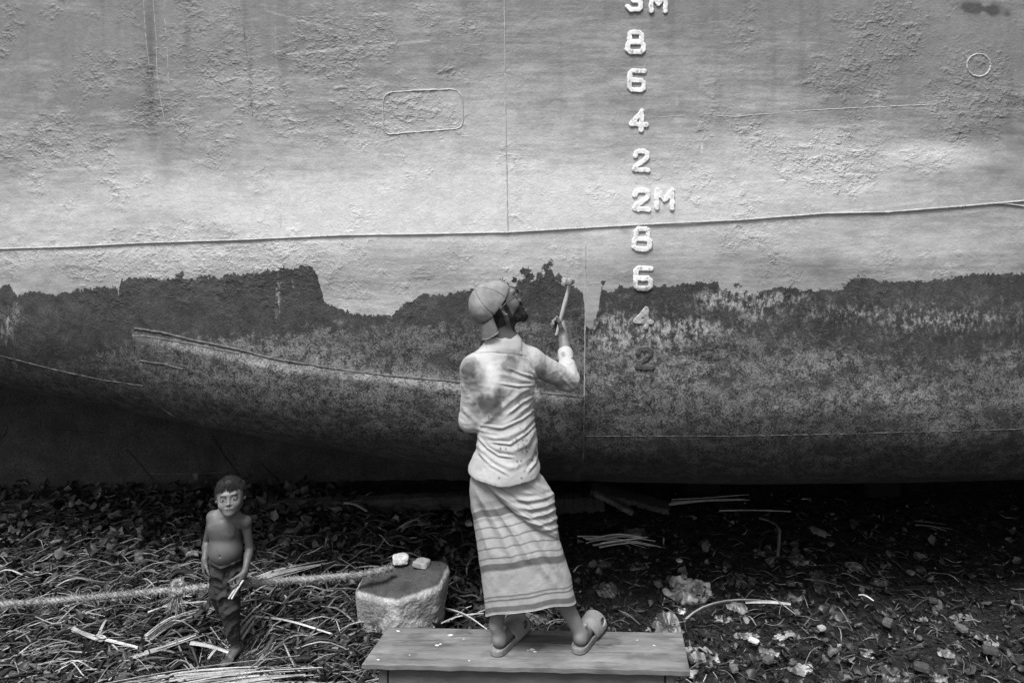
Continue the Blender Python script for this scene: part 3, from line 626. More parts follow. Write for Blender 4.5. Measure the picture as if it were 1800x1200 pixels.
def bag(u0, v0, wpx, hpx, label, alb=1.0, seed=0, name='plastic_bag', cat='plastic bag', amp=.5, mat=None, rot=0, freq=2.6, group='plastic bags and scraps on the mud'):
    b = PG(u0, v0 + hpx * .1, .01); s = b[1] / FPX; rx = wpx * s / 2; px_y = FPX * HC / b[1] ** 2; ry = max(.02, hpx * .40 / px_y); rz = max(.012, hpx * .42 * s)
    n = 46; m = 84; rr = np.linspace(0, 1, n)[:, None]; th = (np.arange(m) / m * 2 * np.pi)[None]
    c0 = np.stack([np.cos(th), np.sin(th), 0 * th], -1)
    out = (1 + .28 * fbm(c0, 1.6, 4, seed) + .10 * crumple(c0, seed + 3, 6, 1.2))[..., None][..., 0]
    x = rr * np.cos(th) * out; y = rr * np.sin(th) * out
    p = np.stack([x, y, 0 * x], -1)
    big = .62 * (1 - rr ** 2) ** .7 * (.55 + .7 * fbm(p, 1.5, 2, seed + 5)); cr = crumple(p, seed, 7, .75) * (.75 + .25 * rr)
    z = np.maximum(big + cr * .9, -.12 + .10 * cr) + .05
    x = x + .20 * crumple(p, seed + 31, 5, .9) * (.3 + rr); y = y + .20 * crumple(p, seed + 57, 5, .9) * (.3 + rr)
    c, s_ = math.cos(rot), math.sin(rot); X_ = x * rx; Y_ = y * ry; Vt = np.stack([X_ * c - Y_ * s_, X_ * s_ + Y_ * c, z * rz], -1).reshape(-1, 3)
    F1 = grid_faces(n, m, True); K_ = n * m; j_ = np.arange(m); rim = (n - 1) * m + j_; rim2 = (n - 1) * m + (j_ + 1) % m
    Vb_ = Vt - [0, 0, .0025]; V_ = np.concatenate([Vt, Vb_]); F_ = np.concatenate([F1, F1[:, ::-1] + K_, np.stack([rim, rim + K_, rim2 + K_, rim2], 1)])
    g0 = float(gz(np.array([b[0]]), np.array([b[1]]))[0]); V_ = V_ + [b[0], b[1], g0 + .012]
    al = alb * .80 * (.30 + .70 * sstep(-.22, .18, fbm(V_, 12, 4, seed))) * (1 + .3 * fbm(V_, 60, 2, seed))
    return mk(name, (V_, F_), mat or M_BAG, attrs=dict(alb=al), label=label, cat=cat, group=group, smooth=False)
bag(1208, 1022, 84, 54, 'largest crumpled pale plastic bag on the dark mud', 2.1, 1, amp=.55)
bag(1172, 1088, 56, 60, 'crumpled grey plastic bag just behind the right end of the bench', 1.1, 2)
bag(1232, 1136, 66, 40, 'twisted pale plastic wrapper lying beside the right end of the bench', 1.7, 3, rot=-.5, amp=.6)
bag(1298, 1004, 42, 30, 'dull grey plastic bag slumped behind the largest crumpled bag', .75, 4)
bag(1296, 1052, 34, 24, 'small pale plastic scrap hooked by the long split cane', 1.5, 5)
bag(1312, 1102, 46, 18, 'flat whitish plastic scrap between the cane and a torn wrapper', 1.9, 6)
bag(1384, 1101, 48, 18, 'torn glossy white wrapper on the wet mud', 2.6, 7, amp=.7)
bag(1406, 1150, 40, 30, 'square crumpled white paper scrap low in the right foreground', 2.1, 8, name='paper_scrap', cat='paper scrap')
bag(1527, 1132, 26, 20, 'small bright crumpled paper ball right of the white paper scrap', 2.6, 9, name='paper_scrap', cat='paper scrap')
bag(1664, 1132, 30, 18, 'bright wrapper scrap lying alone farthest right in the mud', 2.0, 10)
bag(1574, 1172, 62, 40, 'big dull plastic sheet near the bottom right edge', .8, 11)
bag(1440, 1008, 26, 44, 'limp grey plastic strip hanging over a dark clod', .7, 12, rot=-.4)
bag(1404, 972, 40, 24, 'dull grey plastic bag beneath the bent dry leaf', .65, 13)
bag(1112, 928, 56, 18, 'flat grey plastic sheet behind the middle reed bundle', .75, 14)
bag(1066, 1020, 44, 30, 'dark filmy plastic sheet in the mud right of the striped sarong', .45, 15)
bag(1464, 1062, 50, 34, 'dark wet plastic bag between mud clods on the right', .4, 16)
bag(1234, 1190, 60, 24, 'half hidden crumpled wrapper below the bench end', 1.1, 17)
bag(1480, 1190, 60, 24, 'pale torn wrapper at the bottom edge of the mud', 1.2, 18)
bag(628, 938, 84, 34, 'flattened pale sack lying behind the concrete block', .9, 19, name='sack', cat='sack')
bag(740, 905, 36, 16, 'small pale plastic scrap behind the concrete block', .9, 20)
bag(728, 886, 70, 34, 'dark bundle of rags near the timber under the hull', .3, 21, name='rag_bundle', cat='rags', amp=.6)
bag(800, 972, 56, 24, 'crumpled plastic scrap left of the striped sarong', .7, 22)
bag(538, 1072, 54, 20, 'torn sheet of pale paper on the stalks beside the concrete block', 1.9, 23, name='paper_scrap', cat='paper scrap')
bag(598, 1066, 26, 18, 'dull scrap of paper next to the concrete block', 1.0, 24, name='paper_scrap', cat='paper scrap')
bag(1198, 1060, 16, 12, 'tiny bright foil scrap on the grey bag behind the bench', 3.2, 25, name='foil_scrap', cat='foil scrap')
for k, (bu, bv, bw_, bh) in enumerate([(1340, 960, 34, 16), (1120, 985, 30, 14), (1500, 985, 36, 16), (1440, 925, 40, 14), (1545, 1010, 30, 16), (1620, 960, 30, 12), (1240, 945, 30, 14), (1350, 1130, 40, 22), (1560, 1060, 34, 18), (1690, 1070, 34, 16), (1455, 1180, 40, 22), (1740, 1110, 36, 20), (1060, 975, 30, 16), (1395, 1035, 36, 18), (1270, 1075, 34, 16), (1650, 1175, 44, 24)]):
    bag(bu, bv, bw_, bh, 'small dull crumpled scrap pressed into the dark mud', .55 + .25 * (k % 4), 60 + k, name='wrapper_scrap', cat='wrapper scrap', group='dull scraps pressed into the mud', rot=k * .7)
bag(950, 1072, 40, 20, 'pale plastic scrap seen between the feet of the man in sandals', 1.0, 26)

def brick(u0, v0, w_, h_, d_, label, seed, alb=1.0, z=.0, rot=.4, name='brick', cat='brick', round_=.3, group='broken bricks and stones', mat=None):
    b = PG(u0, v0, z); V_, F_ = lump((0, 0, 0), (1, 1, 1), seed, .05, 30, 2, False)
    V_ = np.sign(V_) * np.abs(V_ / np.abs(V_).max(1, keepdims=True)) ** round_ * np.linalg.norm(V_, axis=1, keepdims=True) if False else V_ / (np.sum(np.abs(V_) ** 6, 1, keepdims=True) ** (1 / 6))
    V_ = V_ * (1 + .16 * fbm(V_, 1.3, 3, seed))[:, None] * [w_ / 2, d_ / 2, h_ / 2]
    c, s_ = math.cos(rot), math.sin(rot); V_ = np.stack([V_[:, 0] * c - V_[:, 1] * s_, V_[:, 0] * s_ + V_[:, 1] * c, V_[:, 2]], 1) + [b[0], b[1], b[2] + h_ / 2]
    return mk(name, (V_, F_), mat or M_BRICK, attrs=dict(alb=np.full(len(V_), alb)), label=label, cat=cat, group=group)
brick(338, 984, .075, .05, .06, 'pale broken brick lying behind the boy on the stalks', 1, 1.6, z=.02)
brick(704, 993, .088, .055, .07, 'bright white stone chip lying on the back edge of the concrete block', 2, 2.2, z=.262, rot=.2, name='stone')
brick(741, 998, .085, .045, .07, 'dull grey stone chip on the concrete block, right of the white one', 3, 1.1, z=.262, rot=-.3, name='stone')
brick(823, 925, .05, .035, .05, 'small pale stone beside the left edge of the sarong', 4, 1.9, z=.0, name='stone')
brick(1202, 1016, .03, .02, .03, 'small stone just above the largest plastic bag', 5, .8, name='stone')
brick(1194, 988, .035, .02, .03, 'small white pebble on the mud between bag and reeds', 6, 1.6, name='stone')
brick(1444, 1108, .04, .025, .035, 'small pale stone right of the torn glossy wrapper', 7, 1.3, name='stone')
brick(1325, 1129, .055, .02, .035, 'oblong pale pebble near the bench, in front of the whitish scrap', 8, 2.2, rot=-.6, name='stone')
brick(568, 1137, .03, .02, .02, 'small pebble on the stalks left of the bench', 9, 1.6, z=.03, name='stone')
for k, (bu, bv, s_) in enumerate([(1390, 1030, .035), (1515, 1040, .03), (1600, 1010, .03), (1640, 1060, .035), (1560, 1100, .045), (1690, 1110, .04), (1740, 1150, .05), (1350, 1165, .04), (1290, 1180, .035), (1620, 1180, .05), (1460, 960, .03), (1400, 1080, .03)]):
    o_ = brick(bu, bv, s_ * 1.4, s_ * .8, s_, 'small dark clod or stone half sunk in the wet mud on the right', 30 + k, .20 + .12 * (k % 3), z=-.01, rot=k, name='stone', group='dark stones sunk in the mud')

# concrete block
cb = PG(706, 1106, .0)
BK = [(-.60 + (x + .60) * .74, 4.34 + (y - 4.34) * .72) for x, y in [(-.83, 4.24), (-.60, 4.14), (-.39, 4.27), (-.37, 4.44), (-.60, 4.56), (-.80, 4.42)]]
f = Field((-1.0, 3.95, -.08), (-.2, 4.75, .36), .005)
X = (f.lo[0] + f.h * np.arange(f.n[0]))[:, None]; Y_ = (f.lo[1] + f.h * np.arange(f.n[1]))[None]; XX, YY = np.broadcast_arrays(X, Y_)
Zg = (f.lo[2] + f.h * np.arange(f.n[2]))[None, None]
d2, _ = poly_dist(XX, YY, BK, True); d2 = np.where(in_poly(XX, YY, BK), -d2, d2) - .062
dz = np.maximum(Zg - (.262 + .05 * (XX + .6) + .02 * (YY - 4.3))[..., None], -.06 - Zg); e = (d2[..., None] - .10 * np.clip(Zg - .12, -.2, .2)) ; e = e + .050
f.g = (np.minimum(np.maximum(e, dz + .05), 0) + np.sqrt(np.maximum(e, 0) ** 2 + np.maximum(dz + .05, 0) ** 2) - .05).astype(np.float32)
Vb, Fb = f.mesh(); Nb = normals(Vb, Fb); Vb = Vb + Nb * (.018 * fbm(Vb, 5, 3, 6) + .006 * fbm(Vb, 25, 4, 7))[:, None]
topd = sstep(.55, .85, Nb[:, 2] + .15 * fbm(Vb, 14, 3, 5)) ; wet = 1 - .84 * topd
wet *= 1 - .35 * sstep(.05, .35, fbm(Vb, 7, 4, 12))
mk('concrete_block', (Vb, Fb), M_CONC, attrs=dict(alb=wet * 1.25), label='rough chipped concrete block with a dark damp top behind the bench', cat='concrete block')

# timbers under the hull
def timber(a, b, w_, h_, label, alb=1.0, name='timber_beam', cat='timber', seed=0):
    a = np.asarray(a, float); b = np.asarray(b, float); ax = nrm(b - a); sd = nrm(np.cross([0, 0, 1], ax)); up = np.cross(ax, sd); L_ = np.linalg.norm(b - a)
    n = 60; s = np.linspace(0, L_, n); prof = [(-1, -1), (-1, .8), (-.85, 1), (.85, 1), (1, .8), (1, -1)]; m_ = len(prof)
    V_ = []
    for k, q in enumerate(s):
        for (x, y) in prof:
            wv = 1 + .08 * math.sin(k * .7 + seed) + .05 * rng.normal(); V_.append(a + ax * (q + (rng.normal() * .01 if k in (0, n - 1) else 0)) + sd * x * w_ / 2 * wv + up * y * h_ / 2 * wv)
    V_ = np.array(V_); F_ = [grid_faces(n, m_, True), np.array([list(range(m_))[::-1], [(n - 1) * m_ + k for k in range(m_)]])]
    return mk(name, (V_, F_), M_BEAM, attrs=dict(alb=np.full(len(V_), alb)), label=label, cat=cat, smooth=False)
timber(PG(430, 894, .04), PG(830, 878, .04), .10, .09, 'long dark timber beam lying under the hull behind the boy', 1.0)
timber(PG(940, 886, .05), PG(1062, 880, .05), .12, .10, 'short dark timber just right of the man, under the hull', .55)
timber(PG(1040, 858, .12), PG(1176, 892, .03), .16, .035, 'dark sloping plank wedged under the hull', .8, 'plank', 'plank')
timber(PG(1048, 866, .14), PG(1112, 900, .02), .06, .03, 'splintered board leaning under the sloping plank', 1.7, 'plank', 'plank')
timber(PG(-60, 893, .03), PG(98, 888, .03), .09, .07, 'grey timber lying against the keel at the left edge', 1.6)
for k, (uu, lb) in enumerate([(1240, 'dark keel block standing under the hull near the middle of the mud'), (1560, 'dark keel block standing deep under the hull on the right')]):
    c = PG(uu, 872, 0); mk('keel_block', box_vf((-.14, -.12, -.05), (.14, .12, .62), org=(c[0], 6.2, 0), bev=.02), M_BEAM, attrs=None, label=lb, cat='timber block', smooth=False)
    m_ = bpy.data.objects[-1] if False else None
mk('stick', tube(resample([PG(697, 882, .02), P(697, 862, 5.9), P(696, 850, 5.85)], 10), .008, 6), M_REED, attrs=None, label='thin upright stick standing in the litter under the hull', cat='stick')

# reeds and canes
def reeds(lines, name, label, cat='reed bundle', r=.006, n=1, spread=(6, 5), alb=1.0, z=.05, seed=0, group='pale dry reeds lying on the ground', splay=1.0):
    g = np.random.default_rng(seed + 50); N_, A = [], []
    for ln in lines:
        for k in range(n):
            off = g.normal(0, 1, 2) * spread if n > 1 else (0, 0); off2 = off * splay if n > 1 else (0, 0)
            t = np.linspace(0, 1, len(ln)); q = [(a + (off[0] if s < .5 else off2[0]) * .8, b + (off[1] * (1 - s) + off2[1] * s * g.uniform(.6, 1.6)) ) for (a, b), s in zip(ln, t)]
            zz = z + g.uniform(-.01, .03) if n > 1 else z
            pts = resample(np.array([PG(a, b, zz) for a, b in q]), 9)
            if n > 1: pts = pts[0] + (pts - pts[0]) * g.uniform(.72, 1.0)
            pts[:, 2] += .012 * np.sin(np.linspace(0, 3, 9) * g.uniform(.5, 1.5)) + g.normal(0, .006); N_.append(pts); A.append(alb * g.uniform(.65, 1.25))
    Pt = np.array(N_); t = np.linspace(0, 1, 9)[None]; W_ = r * g.uniform(.7, 1.15, (len(Pt), 1)) * (1 - .45 * t)
    VF = blades(Pt, W_, W_ * .55, side=g.normal(0, .4, (len(Pt), 1, 3)))
    return mk(name, VF, M_REED, attrs=dict(alb=np.repeat(A, 36)), label=label, cat=cat, group=group, smooth=False)
reeds([[(190, 1214), (330, 1192), (430, 1182), (553, 1172)], [(240, 1218), (400, 1192), (550, 1178)], [(330, 1216), (450, 1200), (548, 1192)]], 'reed_bundle', 'thick sheaf of pale reeds along the bottom edge below the boy', n=10, spread=(16, 4.2), r=.0065, alb=1.0, splay=1.5, seed=1)
reeds([[(215, 1158), (290, 1140), (375, 1108)], [(252, 1124), (320, 1080), (384, 1057)]], 'reed_bundle', 'pale reed bundle slanting up to the boy from the left', n=9, spread=(8, 5), alb=1.15, seed=2)
reeds([[(438, 1022), (520, 1003), (582, 984)], [(420, 1032), (500, 1000), (560, 990)]], 'reed_bundle', 'pale reed bundle behind the boy, right of his hand', n=7, spread=(6, 3), alb=1.1, seed=3)
reeds([[(400, 1130), (430, 1100), (470, 1060)], [(425, 1118), (450, 1085), (480, 1062)]], 'reed_bundle', 'short reeds crossing right of the boy leg', n=5, spread=(6, 4), alb=.9, seed=4)
reeds([[(-20, 1188), (60, 1160), (140, 1140)]], 'reed_bundle', 'loose reeds in the lower left corner', n=6, spread=(9, 6), alb=.9, seed=5)
reeds([[(190, 1190), (250, 1212), (300, 1222)]], 'reed', 'cut reed butt at the bottom edge left of the sheaf', 'reed', r=.016, alb=1.8, seed=6)
reeds([[(126, 1106), (160, 1122), (200, 1132), (242, 1140)], [(172, 1118), (186, 1090)], [(128, 1106), (150, 1124), (180, 1128)]], 'split_stalk', 'split pale stalk with a bulb end in the left foreground', 'stalk', r=.010, alb=1.4, z=.09, seed=7)
reeds([[(450, 1082), (500, 1092), (545, 1102), (592, 1112)]], 'reed', 'long pale reed pointing from the boy to the concrete block', 'reed', r=.011, alb=1.5, z=.08, seed=8)
reeds([[(336, 1127), (365, 1136), (402, 1146)], [(380, 1140), (366, 1162)]], 'split_stalk', 'thick broken pale stalk beside the boy foot', 'stalk', r=.014, alb=1.2, z=.08, seed=9)
reeds([[(260, 1073), (310, 1062), (374, 1048)]], 'reed', 'thin pale reed just below the rope left of the boy', 'reed', r=.006, alb=1.2, z=.09, seed=10)
reeds([[(778, 1070), (820, 1086), (856, 1106)]], 'reed', 'pale cane slanting from the block to the man heel', 'reed', r=.009, alb=1.2, z=.05, seed=11)
reeds([[(762, 1100), (800, 1084), (850, 1078)]], 'reed', 'crossing pale cane between concrete block and bench', 'reed', r=.007, alb=.9, z=.05, seed=12)
reeds([[(1025, 944), (1100, 950), (1162, 962)], [(1040, 950), (1090, 944), (1146, 948)], [(1050, 958), (1100, 954), (1140, 950)]], 'reed_bundle', 'small pale reed bundle on dark mud right of the sarong', n=5, spread=(8, 2.2), alb=1.25, z=.02, seed=13, r=.007)
reeds([[(1174, 888), (1240, 882), (1310, 877)], [(1180, 884), (1250, 884), (1318, 876)]], 'reed_bundle', 'pale reeds lying in the shade at the edge of the hull', n=4, spread=(6, 1.5), alb=1.3, z=.02, seed=14, r=.008)
reeds([[(1264, 899), (1330, 901), (1390, 903)]], 'reed', 'single straight pale cane above the bent dry leaf', 'reed', r=.010, alb=1.3, z=.04, seed=15)
reeds([[(1335, 908), (1372, 918), (1370, 945), (1367, 976)]], 'reed', 'sharply bent dry leaf on the mud', 'dry leaf', r=.014, alb=.75, z=.05, seed=16)
reeds([[(1204, 1090), (1222, 1070), (1260, 1062), (1300, 1055), (1380, 1062)], [(1310, 1056), (1390, 1064)]], 'cane', 'long split pale cane curving across the rubbish', 'cane', r=.011, alb=1.0, z=.05, seed=17)
reeds([[(1356, 1052), (1378, 1070), (1398, 1080)]], 'reed', 'short dark reed crossing the end of the long split cane', 'reed', r=.005, alb=.7, z=.05, seed=18)
reeds([[(1510, 1042), (1528, 1049), (1536, 1050)]], 'reed', 'short bright cane piece alone on the right mud', 'reed', r=.009, alb=1.6, z=.02, seed=19)
reeds([[(1608, 918), (1640, 924), (1680, 931)]], 'reed_bundle', 'dim reeds in the shade at the far right', n=3, spread=(6, 2), alb=.6, z=.02, seed=20)
reeds([[(605, 884), (625, 890), (645, 898)]], 'reed', 'pointed pale reed on the dark beam behind the boy', 'reed', r=.012, alb=.9, z=.09, seed=21)
reeds([[(700, 932), (725, 918), (745, 915)], [(705, 925), (740, 905)]], 'reed_bundle', 'few pale reeds behind the concrete block', n=3, spread=(4, 3), alb=.9, z=.04, seed=22)
reeds([[(960, 1095), (985, 1090), (998, 1082)], [(900, 1076), (940, 1085), (960, 1098)]], 'reed', 'thin reeds seen between the man ankles behind the bench', 'reed', r=.005, alb=1.0, z=.05, seed=23)
reeds([[(1008, 1003), (1016, 997), (1024, 990)]], 'reed', 'tiny forked reed beside the lower edge of the sarong', 'reed', r=.006, alb=1.2, z=.04, seed=24)
reeds([[(1415, 1018), (1440, 1024), (1480, 1030)]], 'twig', 'dark twig beside the mud clods on the right', 'twig', r=.005, alb=.35, z=.03, seed=25)

# thick coir rope, tied at the block
RP = [P(-160, 1078, 3.86), P(0, 1062, 3.93), P(100, 1055, 3.98), P(220, 1044, 4.04), P(312, 1036, 4.09), P(370, 1030, 4.13), P(440, 1024, 4.15), P(540, 1017, 4.18), P(630, 1010, 4.22), P(672, 1002, 4.26), P(690, 999, 4.33)]
VR, FR = rope_vf(RP, .0135, .07, 3, 5200, .014, seed=3)
ROPE = mk('rope', (VR, FR), M_ROPE, org=P(0, 1062, 3.93), attrs=dict(alb=1 + .3 * fbm(VR, 12, 3, 2)), label='thick fraying coir rope stretched past the boy to the concrete block', cat='rope')
kn = P(312, 1034, 4.09); kp = [kn + np.array([.022 * math.cos(a) * (1 + .1 * a / 6), .020 * math.sin(a), .024 * math.sin(a) * .8 + .012 * math.cos(a * 1.5) + .004]) for a in np.linspace(0, 11, 50)]
VR, FR = rope_vf(kp, .011, .05, 3, 600, .011, seed=4); mk('knot', (VR, FR), M_ROPE, ROPE, attrs=dict(alb=np.full(len(VR), 1.15)))
g = np.random.default_rng(5); n = 110; t = np.linspace(0, 1, 6)[None, :, None]; d = np.stack([g.normal(-.012, .022, n), g.normal(-.01, .012, n), -np.abs(g.normal(.075, .02, n))], 1)
fp = kn + np.array([0, 0, -.015]) + g.normal(0, .006, (n, 1, 3)) + d[:, None] * t + g.normal(0, .012, (n, 1, 3)) * t ** 2
VT, FT = blades(fp, np.full((n, 6), .0016), np.full((n, 6), .0014)); mk('tassel', (VT, FT), M_ROPE, ROPE, attrs=dict(alb=g.uniform(.7, 1.2, n).repeat(24)))

# ------------------------------------------------------------------ bench
BZ = .36; cor = {'bl': (-.575, 3.69), 'fl': (-.645, 3.42), 'fr': (.754, 3.374), 'br': (.781, 3.65)}
BEN = empty('bench', (.07, 3.53, 0), 'low grey wooden plank bench the man in the cap stands on', 'bench')
def bq(s, t):                               # s along 0..1, t front 0 .. back 1
    a = np.array(cor['fl']) * (1 - s) + np.array(cor['fr']) * s; b = np.array(cor['bl']) * (1 - s) + np.array(cor['br']) * s; return a * (1 - t) + b * t
def board(t0, t1, name):
    n = 260; m_ = 34; S_ = []; zt_ = []
    prof = [(t0, -.022), (t0, -.003), (t0 + .008, 0)] + [(q, 0) for q in np.linspace(t0 + .02, t1 - .02, m_)] + [(t1 - .008, 0), (t1, -.003), (t1, -.022)]
    V_ = []
    for s in np.r_[0, .002, np.linspace(.006, .994, n), .998, 1]:
        edge = -.003 if s in (0, 1) else 0
        for (t, z) in prof:
            x, y = bq(s, t); nn = .004 * math.sin(s * 3 + t * 2) + (.0022 * math.sin(s * 37) * math.sin(s * 91 + 2) if t in (t0, t1) or z < 0 else 0)
            V_.append((x, y + (.003 * math.sin(s * 53) * math.sin(s * 17) if t in (t0, t0 + .008) else 0), BZ + z + edge * (z > -.01) + nn * .3))
    V_ = np.array(V_); k = len(prof); nn_ = len(V_) // k
    F_ = [grid_faces(nn_, k, True)[:, ::-1], np.array([list(range(k)), [(nn_ - 1) * k + q for q in range(k)][::-1]])]
    uu, vv = uv_of(V_); 
    al = .95 + .16 * fbm(V_ * [1.2, 9, 1], 3, 4, 5) + .07 * fbm(V_ * [1, 5, 1], 14, 3, 7)
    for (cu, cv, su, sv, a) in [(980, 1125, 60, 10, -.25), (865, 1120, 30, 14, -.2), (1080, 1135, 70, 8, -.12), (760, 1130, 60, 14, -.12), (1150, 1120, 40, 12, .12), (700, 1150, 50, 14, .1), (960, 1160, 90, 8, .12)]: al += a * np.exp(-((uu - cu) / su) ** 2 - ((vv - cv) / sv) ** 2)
    al += .22 * np.clip(fbm(V_ * [1, 12, 1], 6, 5, 9), -1, .3) - .30 * sstep(.32, .42, fbm(V_ * [.8, 26, 1], 3, 3, 19)) - .28 * sstep(.10, .40, fbm(V_ * [1, 1.6, 1], 9, 4, 29)) + .18 * sstep(.1, .4, fbm(V_ * [1, 1.5, 1], 7, 4, 39))
    return mk(name, (V_, F_), M_WOOD, BEN, attrs=dict(alb=np.clip(al, .3, 1.6)), smooth=False)
board(0, .60, 'plank'); board(.605, 1, 'plank')
def bar(p0, p1, w0, z0, z1, name):
    p0 = np.array(p0); p1 = np.array(p1); ax = nrm(p1 - p0); sd = np.array([-ax[1], ax[0]]); L_ = np.linalg.norm(p1 - p0)
    V_, F_ = box_vf((0, 0, z0), (L_, w0, z1), bev=.003); V_ = np.stack([p0[0] + V_[:, 0] * ax[0] + V_[:, 1] * sd[0], p0[1] + V_[:, 0] * ax[1] + V_[:, 1] * sd[1], V_[:, 2]], 1)
    return mk(name, (V_, F_), M_WOOD, BEN, attrs=dict(alb=np.full(len(V_), .62)), smooth=False)
bar(bq(.075, .10), bq(.925, .10), .022, .25, BZ - .0245, 'apron'); bar(bq(.075, .85), bq(.925, .85), .022, .25, BZ - .0245, 'apron')
for s in (.045, .93):
    for t in (.08, .78):
        a = bq(s, t); bar(a, a + np.array([.038, 0]), .045, -.04, BZ - .0245, 'leg')
# whitewash drips on the boards
dr = []
for (du, dv, r) in [(700, 1108, 4), (792, 1115, 5), (815, 1122, 2), (857, 1118, 3), (935, 1140, 4), (928, 1142, 2), (940, 1144, 3), (793, 1157, 3), (825, 1160, 2), (745, 1120, 2), (768, 1133, 4), (763, 1130, 2), (774, 1131, 3), (895, 1149, 2), (1150, 1133, 2), (900, 1121, 2), (1120, 1124, 1.5), (850, 1148, 1.5), (665, 1158, 2), (835, 1146, 3), (720, 1150, 1.6)]:
    c = PG(du, dv, BZ + .0015); a = np.arange(10) / 10 * 2 * np.pi; rr = r * .7 / 410 * (1 + .8 * rng.random(10))
    Vd = np.concatenate([[c + [0, 0, .0015]], c + np.stack([np.cos(a) * rr * 1.3, np.sin(a) * rr * .9, 0 * a - .001], 1)]); dr.append((Vd, np.array([[0, 1 + i, 1 + (i + 1) % 10] for i in range(10)])))
M_SPL = gmat('dried_whitewash', .28, .5, 60, bump=.2)
for d_ in dr[::2] + dr[1:8:4]: mk('paint_splash', d_, M_SPL, BEN)

# ------------------------------------------------------------------ figures
def head(f, c, F, U, s=1.0, child=False, ear=True):
    F = nrm(F); U = nrm(np.asarray(U) - F * (np.asarray(U) @ F)); R = np.cross(F, U); B = np.stack([R, F, U])
    L = lambda a, b, d: np.asarray(c) + s * (a * R + b * F + d * U)
    e = lambda p, r, k=.01, neg=False: f.ell(L(*p), np.array(r) * s, k * s, B, neg)
    cn = lambda p, q, r1, r2, k=.01, neg=False: f.cone(L(*p), L(*q), r1 * s, r2 * s, k * s, None, neg)
    if child:
        e((0, -.012, .026), (.080, .097, .090), 0); e((0, .030, -.026), (.062, .064, .064), .03)
        for sg in (-1, 1):
            cn((sg * .044, .006, -.045), (sg * .012, .066, -.076), .018, .016, .03); e((sg * .036, .060, -.030), (.026, .026, .024), .02)
        e((0, .074, -.080), (.017, .017, .014), .015); cn((-.034, .082, .024), (.034, .082, .024), .010, .010, .02)
        for sg in (-1, 1):
            e((sg * .031, .100, .000), (.020, .013, .012), .012, True); e((sg * .031, .079, .000), (.0180, .0150, .0125), .003)
        cn((0, .090, .002), (0, .100, -.024), .0055, .0075, .010); e((0, .101, -.027), (.0095, .009, .0075), .006)
        for sg in (-1, 1): e((sg * .011, .094, -.030), (.007, .007, .006), .005)
        e((0, .084, -.054), (.022, .012, .013), .014); cn((-.016, .0905, -.0505), (.016, .0905, -.0505), .0038, .0038, .006); cn((-.013, .0895, -.0580), (.013, .0895, -.0580), .0045, .0045, .006)
    else:
        e((0, -.012, .022), (.078, .098, .088), 0); e((0, .032, -.035), (.060, .066, .074), .03)
        for sg in (-1, 1):
            cn((sg * .050, .002, -.050), (sg * .018, .072, -.090), .020, .018, .03); e((sg * .044, .060, -.022), (.022, .022, .020), .02)
        e((0, .078, -.092), (.022, .020, .018), .02); cn((-.034, .086, .030), (.034, .086, .030), .013, .013, .02)
        for sg in (-1, 1):
            e((sg * .031, .103, .006), (.019, .016, .014), .012, True); e((sg * .031, .080, .005), (.0155, .0145, .0125) if not child else (.0175, .0155, .0125), .003)
        cn((0, .094, .010), (0, .112, -.024), .007, .011, .012); e((0, .112, -.028), (.011, .012, .010), .008)
        for sg in (-1, 1): e((sg * .013, .100, -.032), (.009, .010, .008), .006); e((sg * .007, .108, -.040), (.004, .006, .004), .002, True)
        e((0, .094, -.062), (.025, .016, .017), .012); cn((-.020, .099, -.0565), (.020, .099, -.0565), .0055, .0055, .004); cn((-.016, .099, -.0685), (.016, .099, -.0685), .0065, .0065, .004)
        e((0, .108, -.0625), (.026, .008, .0018), .002, True)
    if ear:
        for sg in (-1, 1):
            Be = np.stack([nrm(R * sg * .75 - F * .66), nrm(F * .75 + R * sg * .66), U]); eu = .012 if child else 0; ea = .0 if child else .083
            f.ell(L(sg * (ea or .078), -.006, -.008 + eu), np.array((.007, .019, .029)) * s, .005 * s, Be)
            if not child: f.ell(L(sg * .090, .002, -.004), np.array((.006, .012, .020)) * s, .003 * s, Be, True)
            else: f.ell(L(sg * .086, .000, .006), np.array((.005, .010, .016)) * s, .003 * s, Be, True)
    return L, B
def local(V, c, B, s): q = (V - np.asarray(c)) @ B.T / s; return q[:, 0], q[:, 1], q[:, 2]
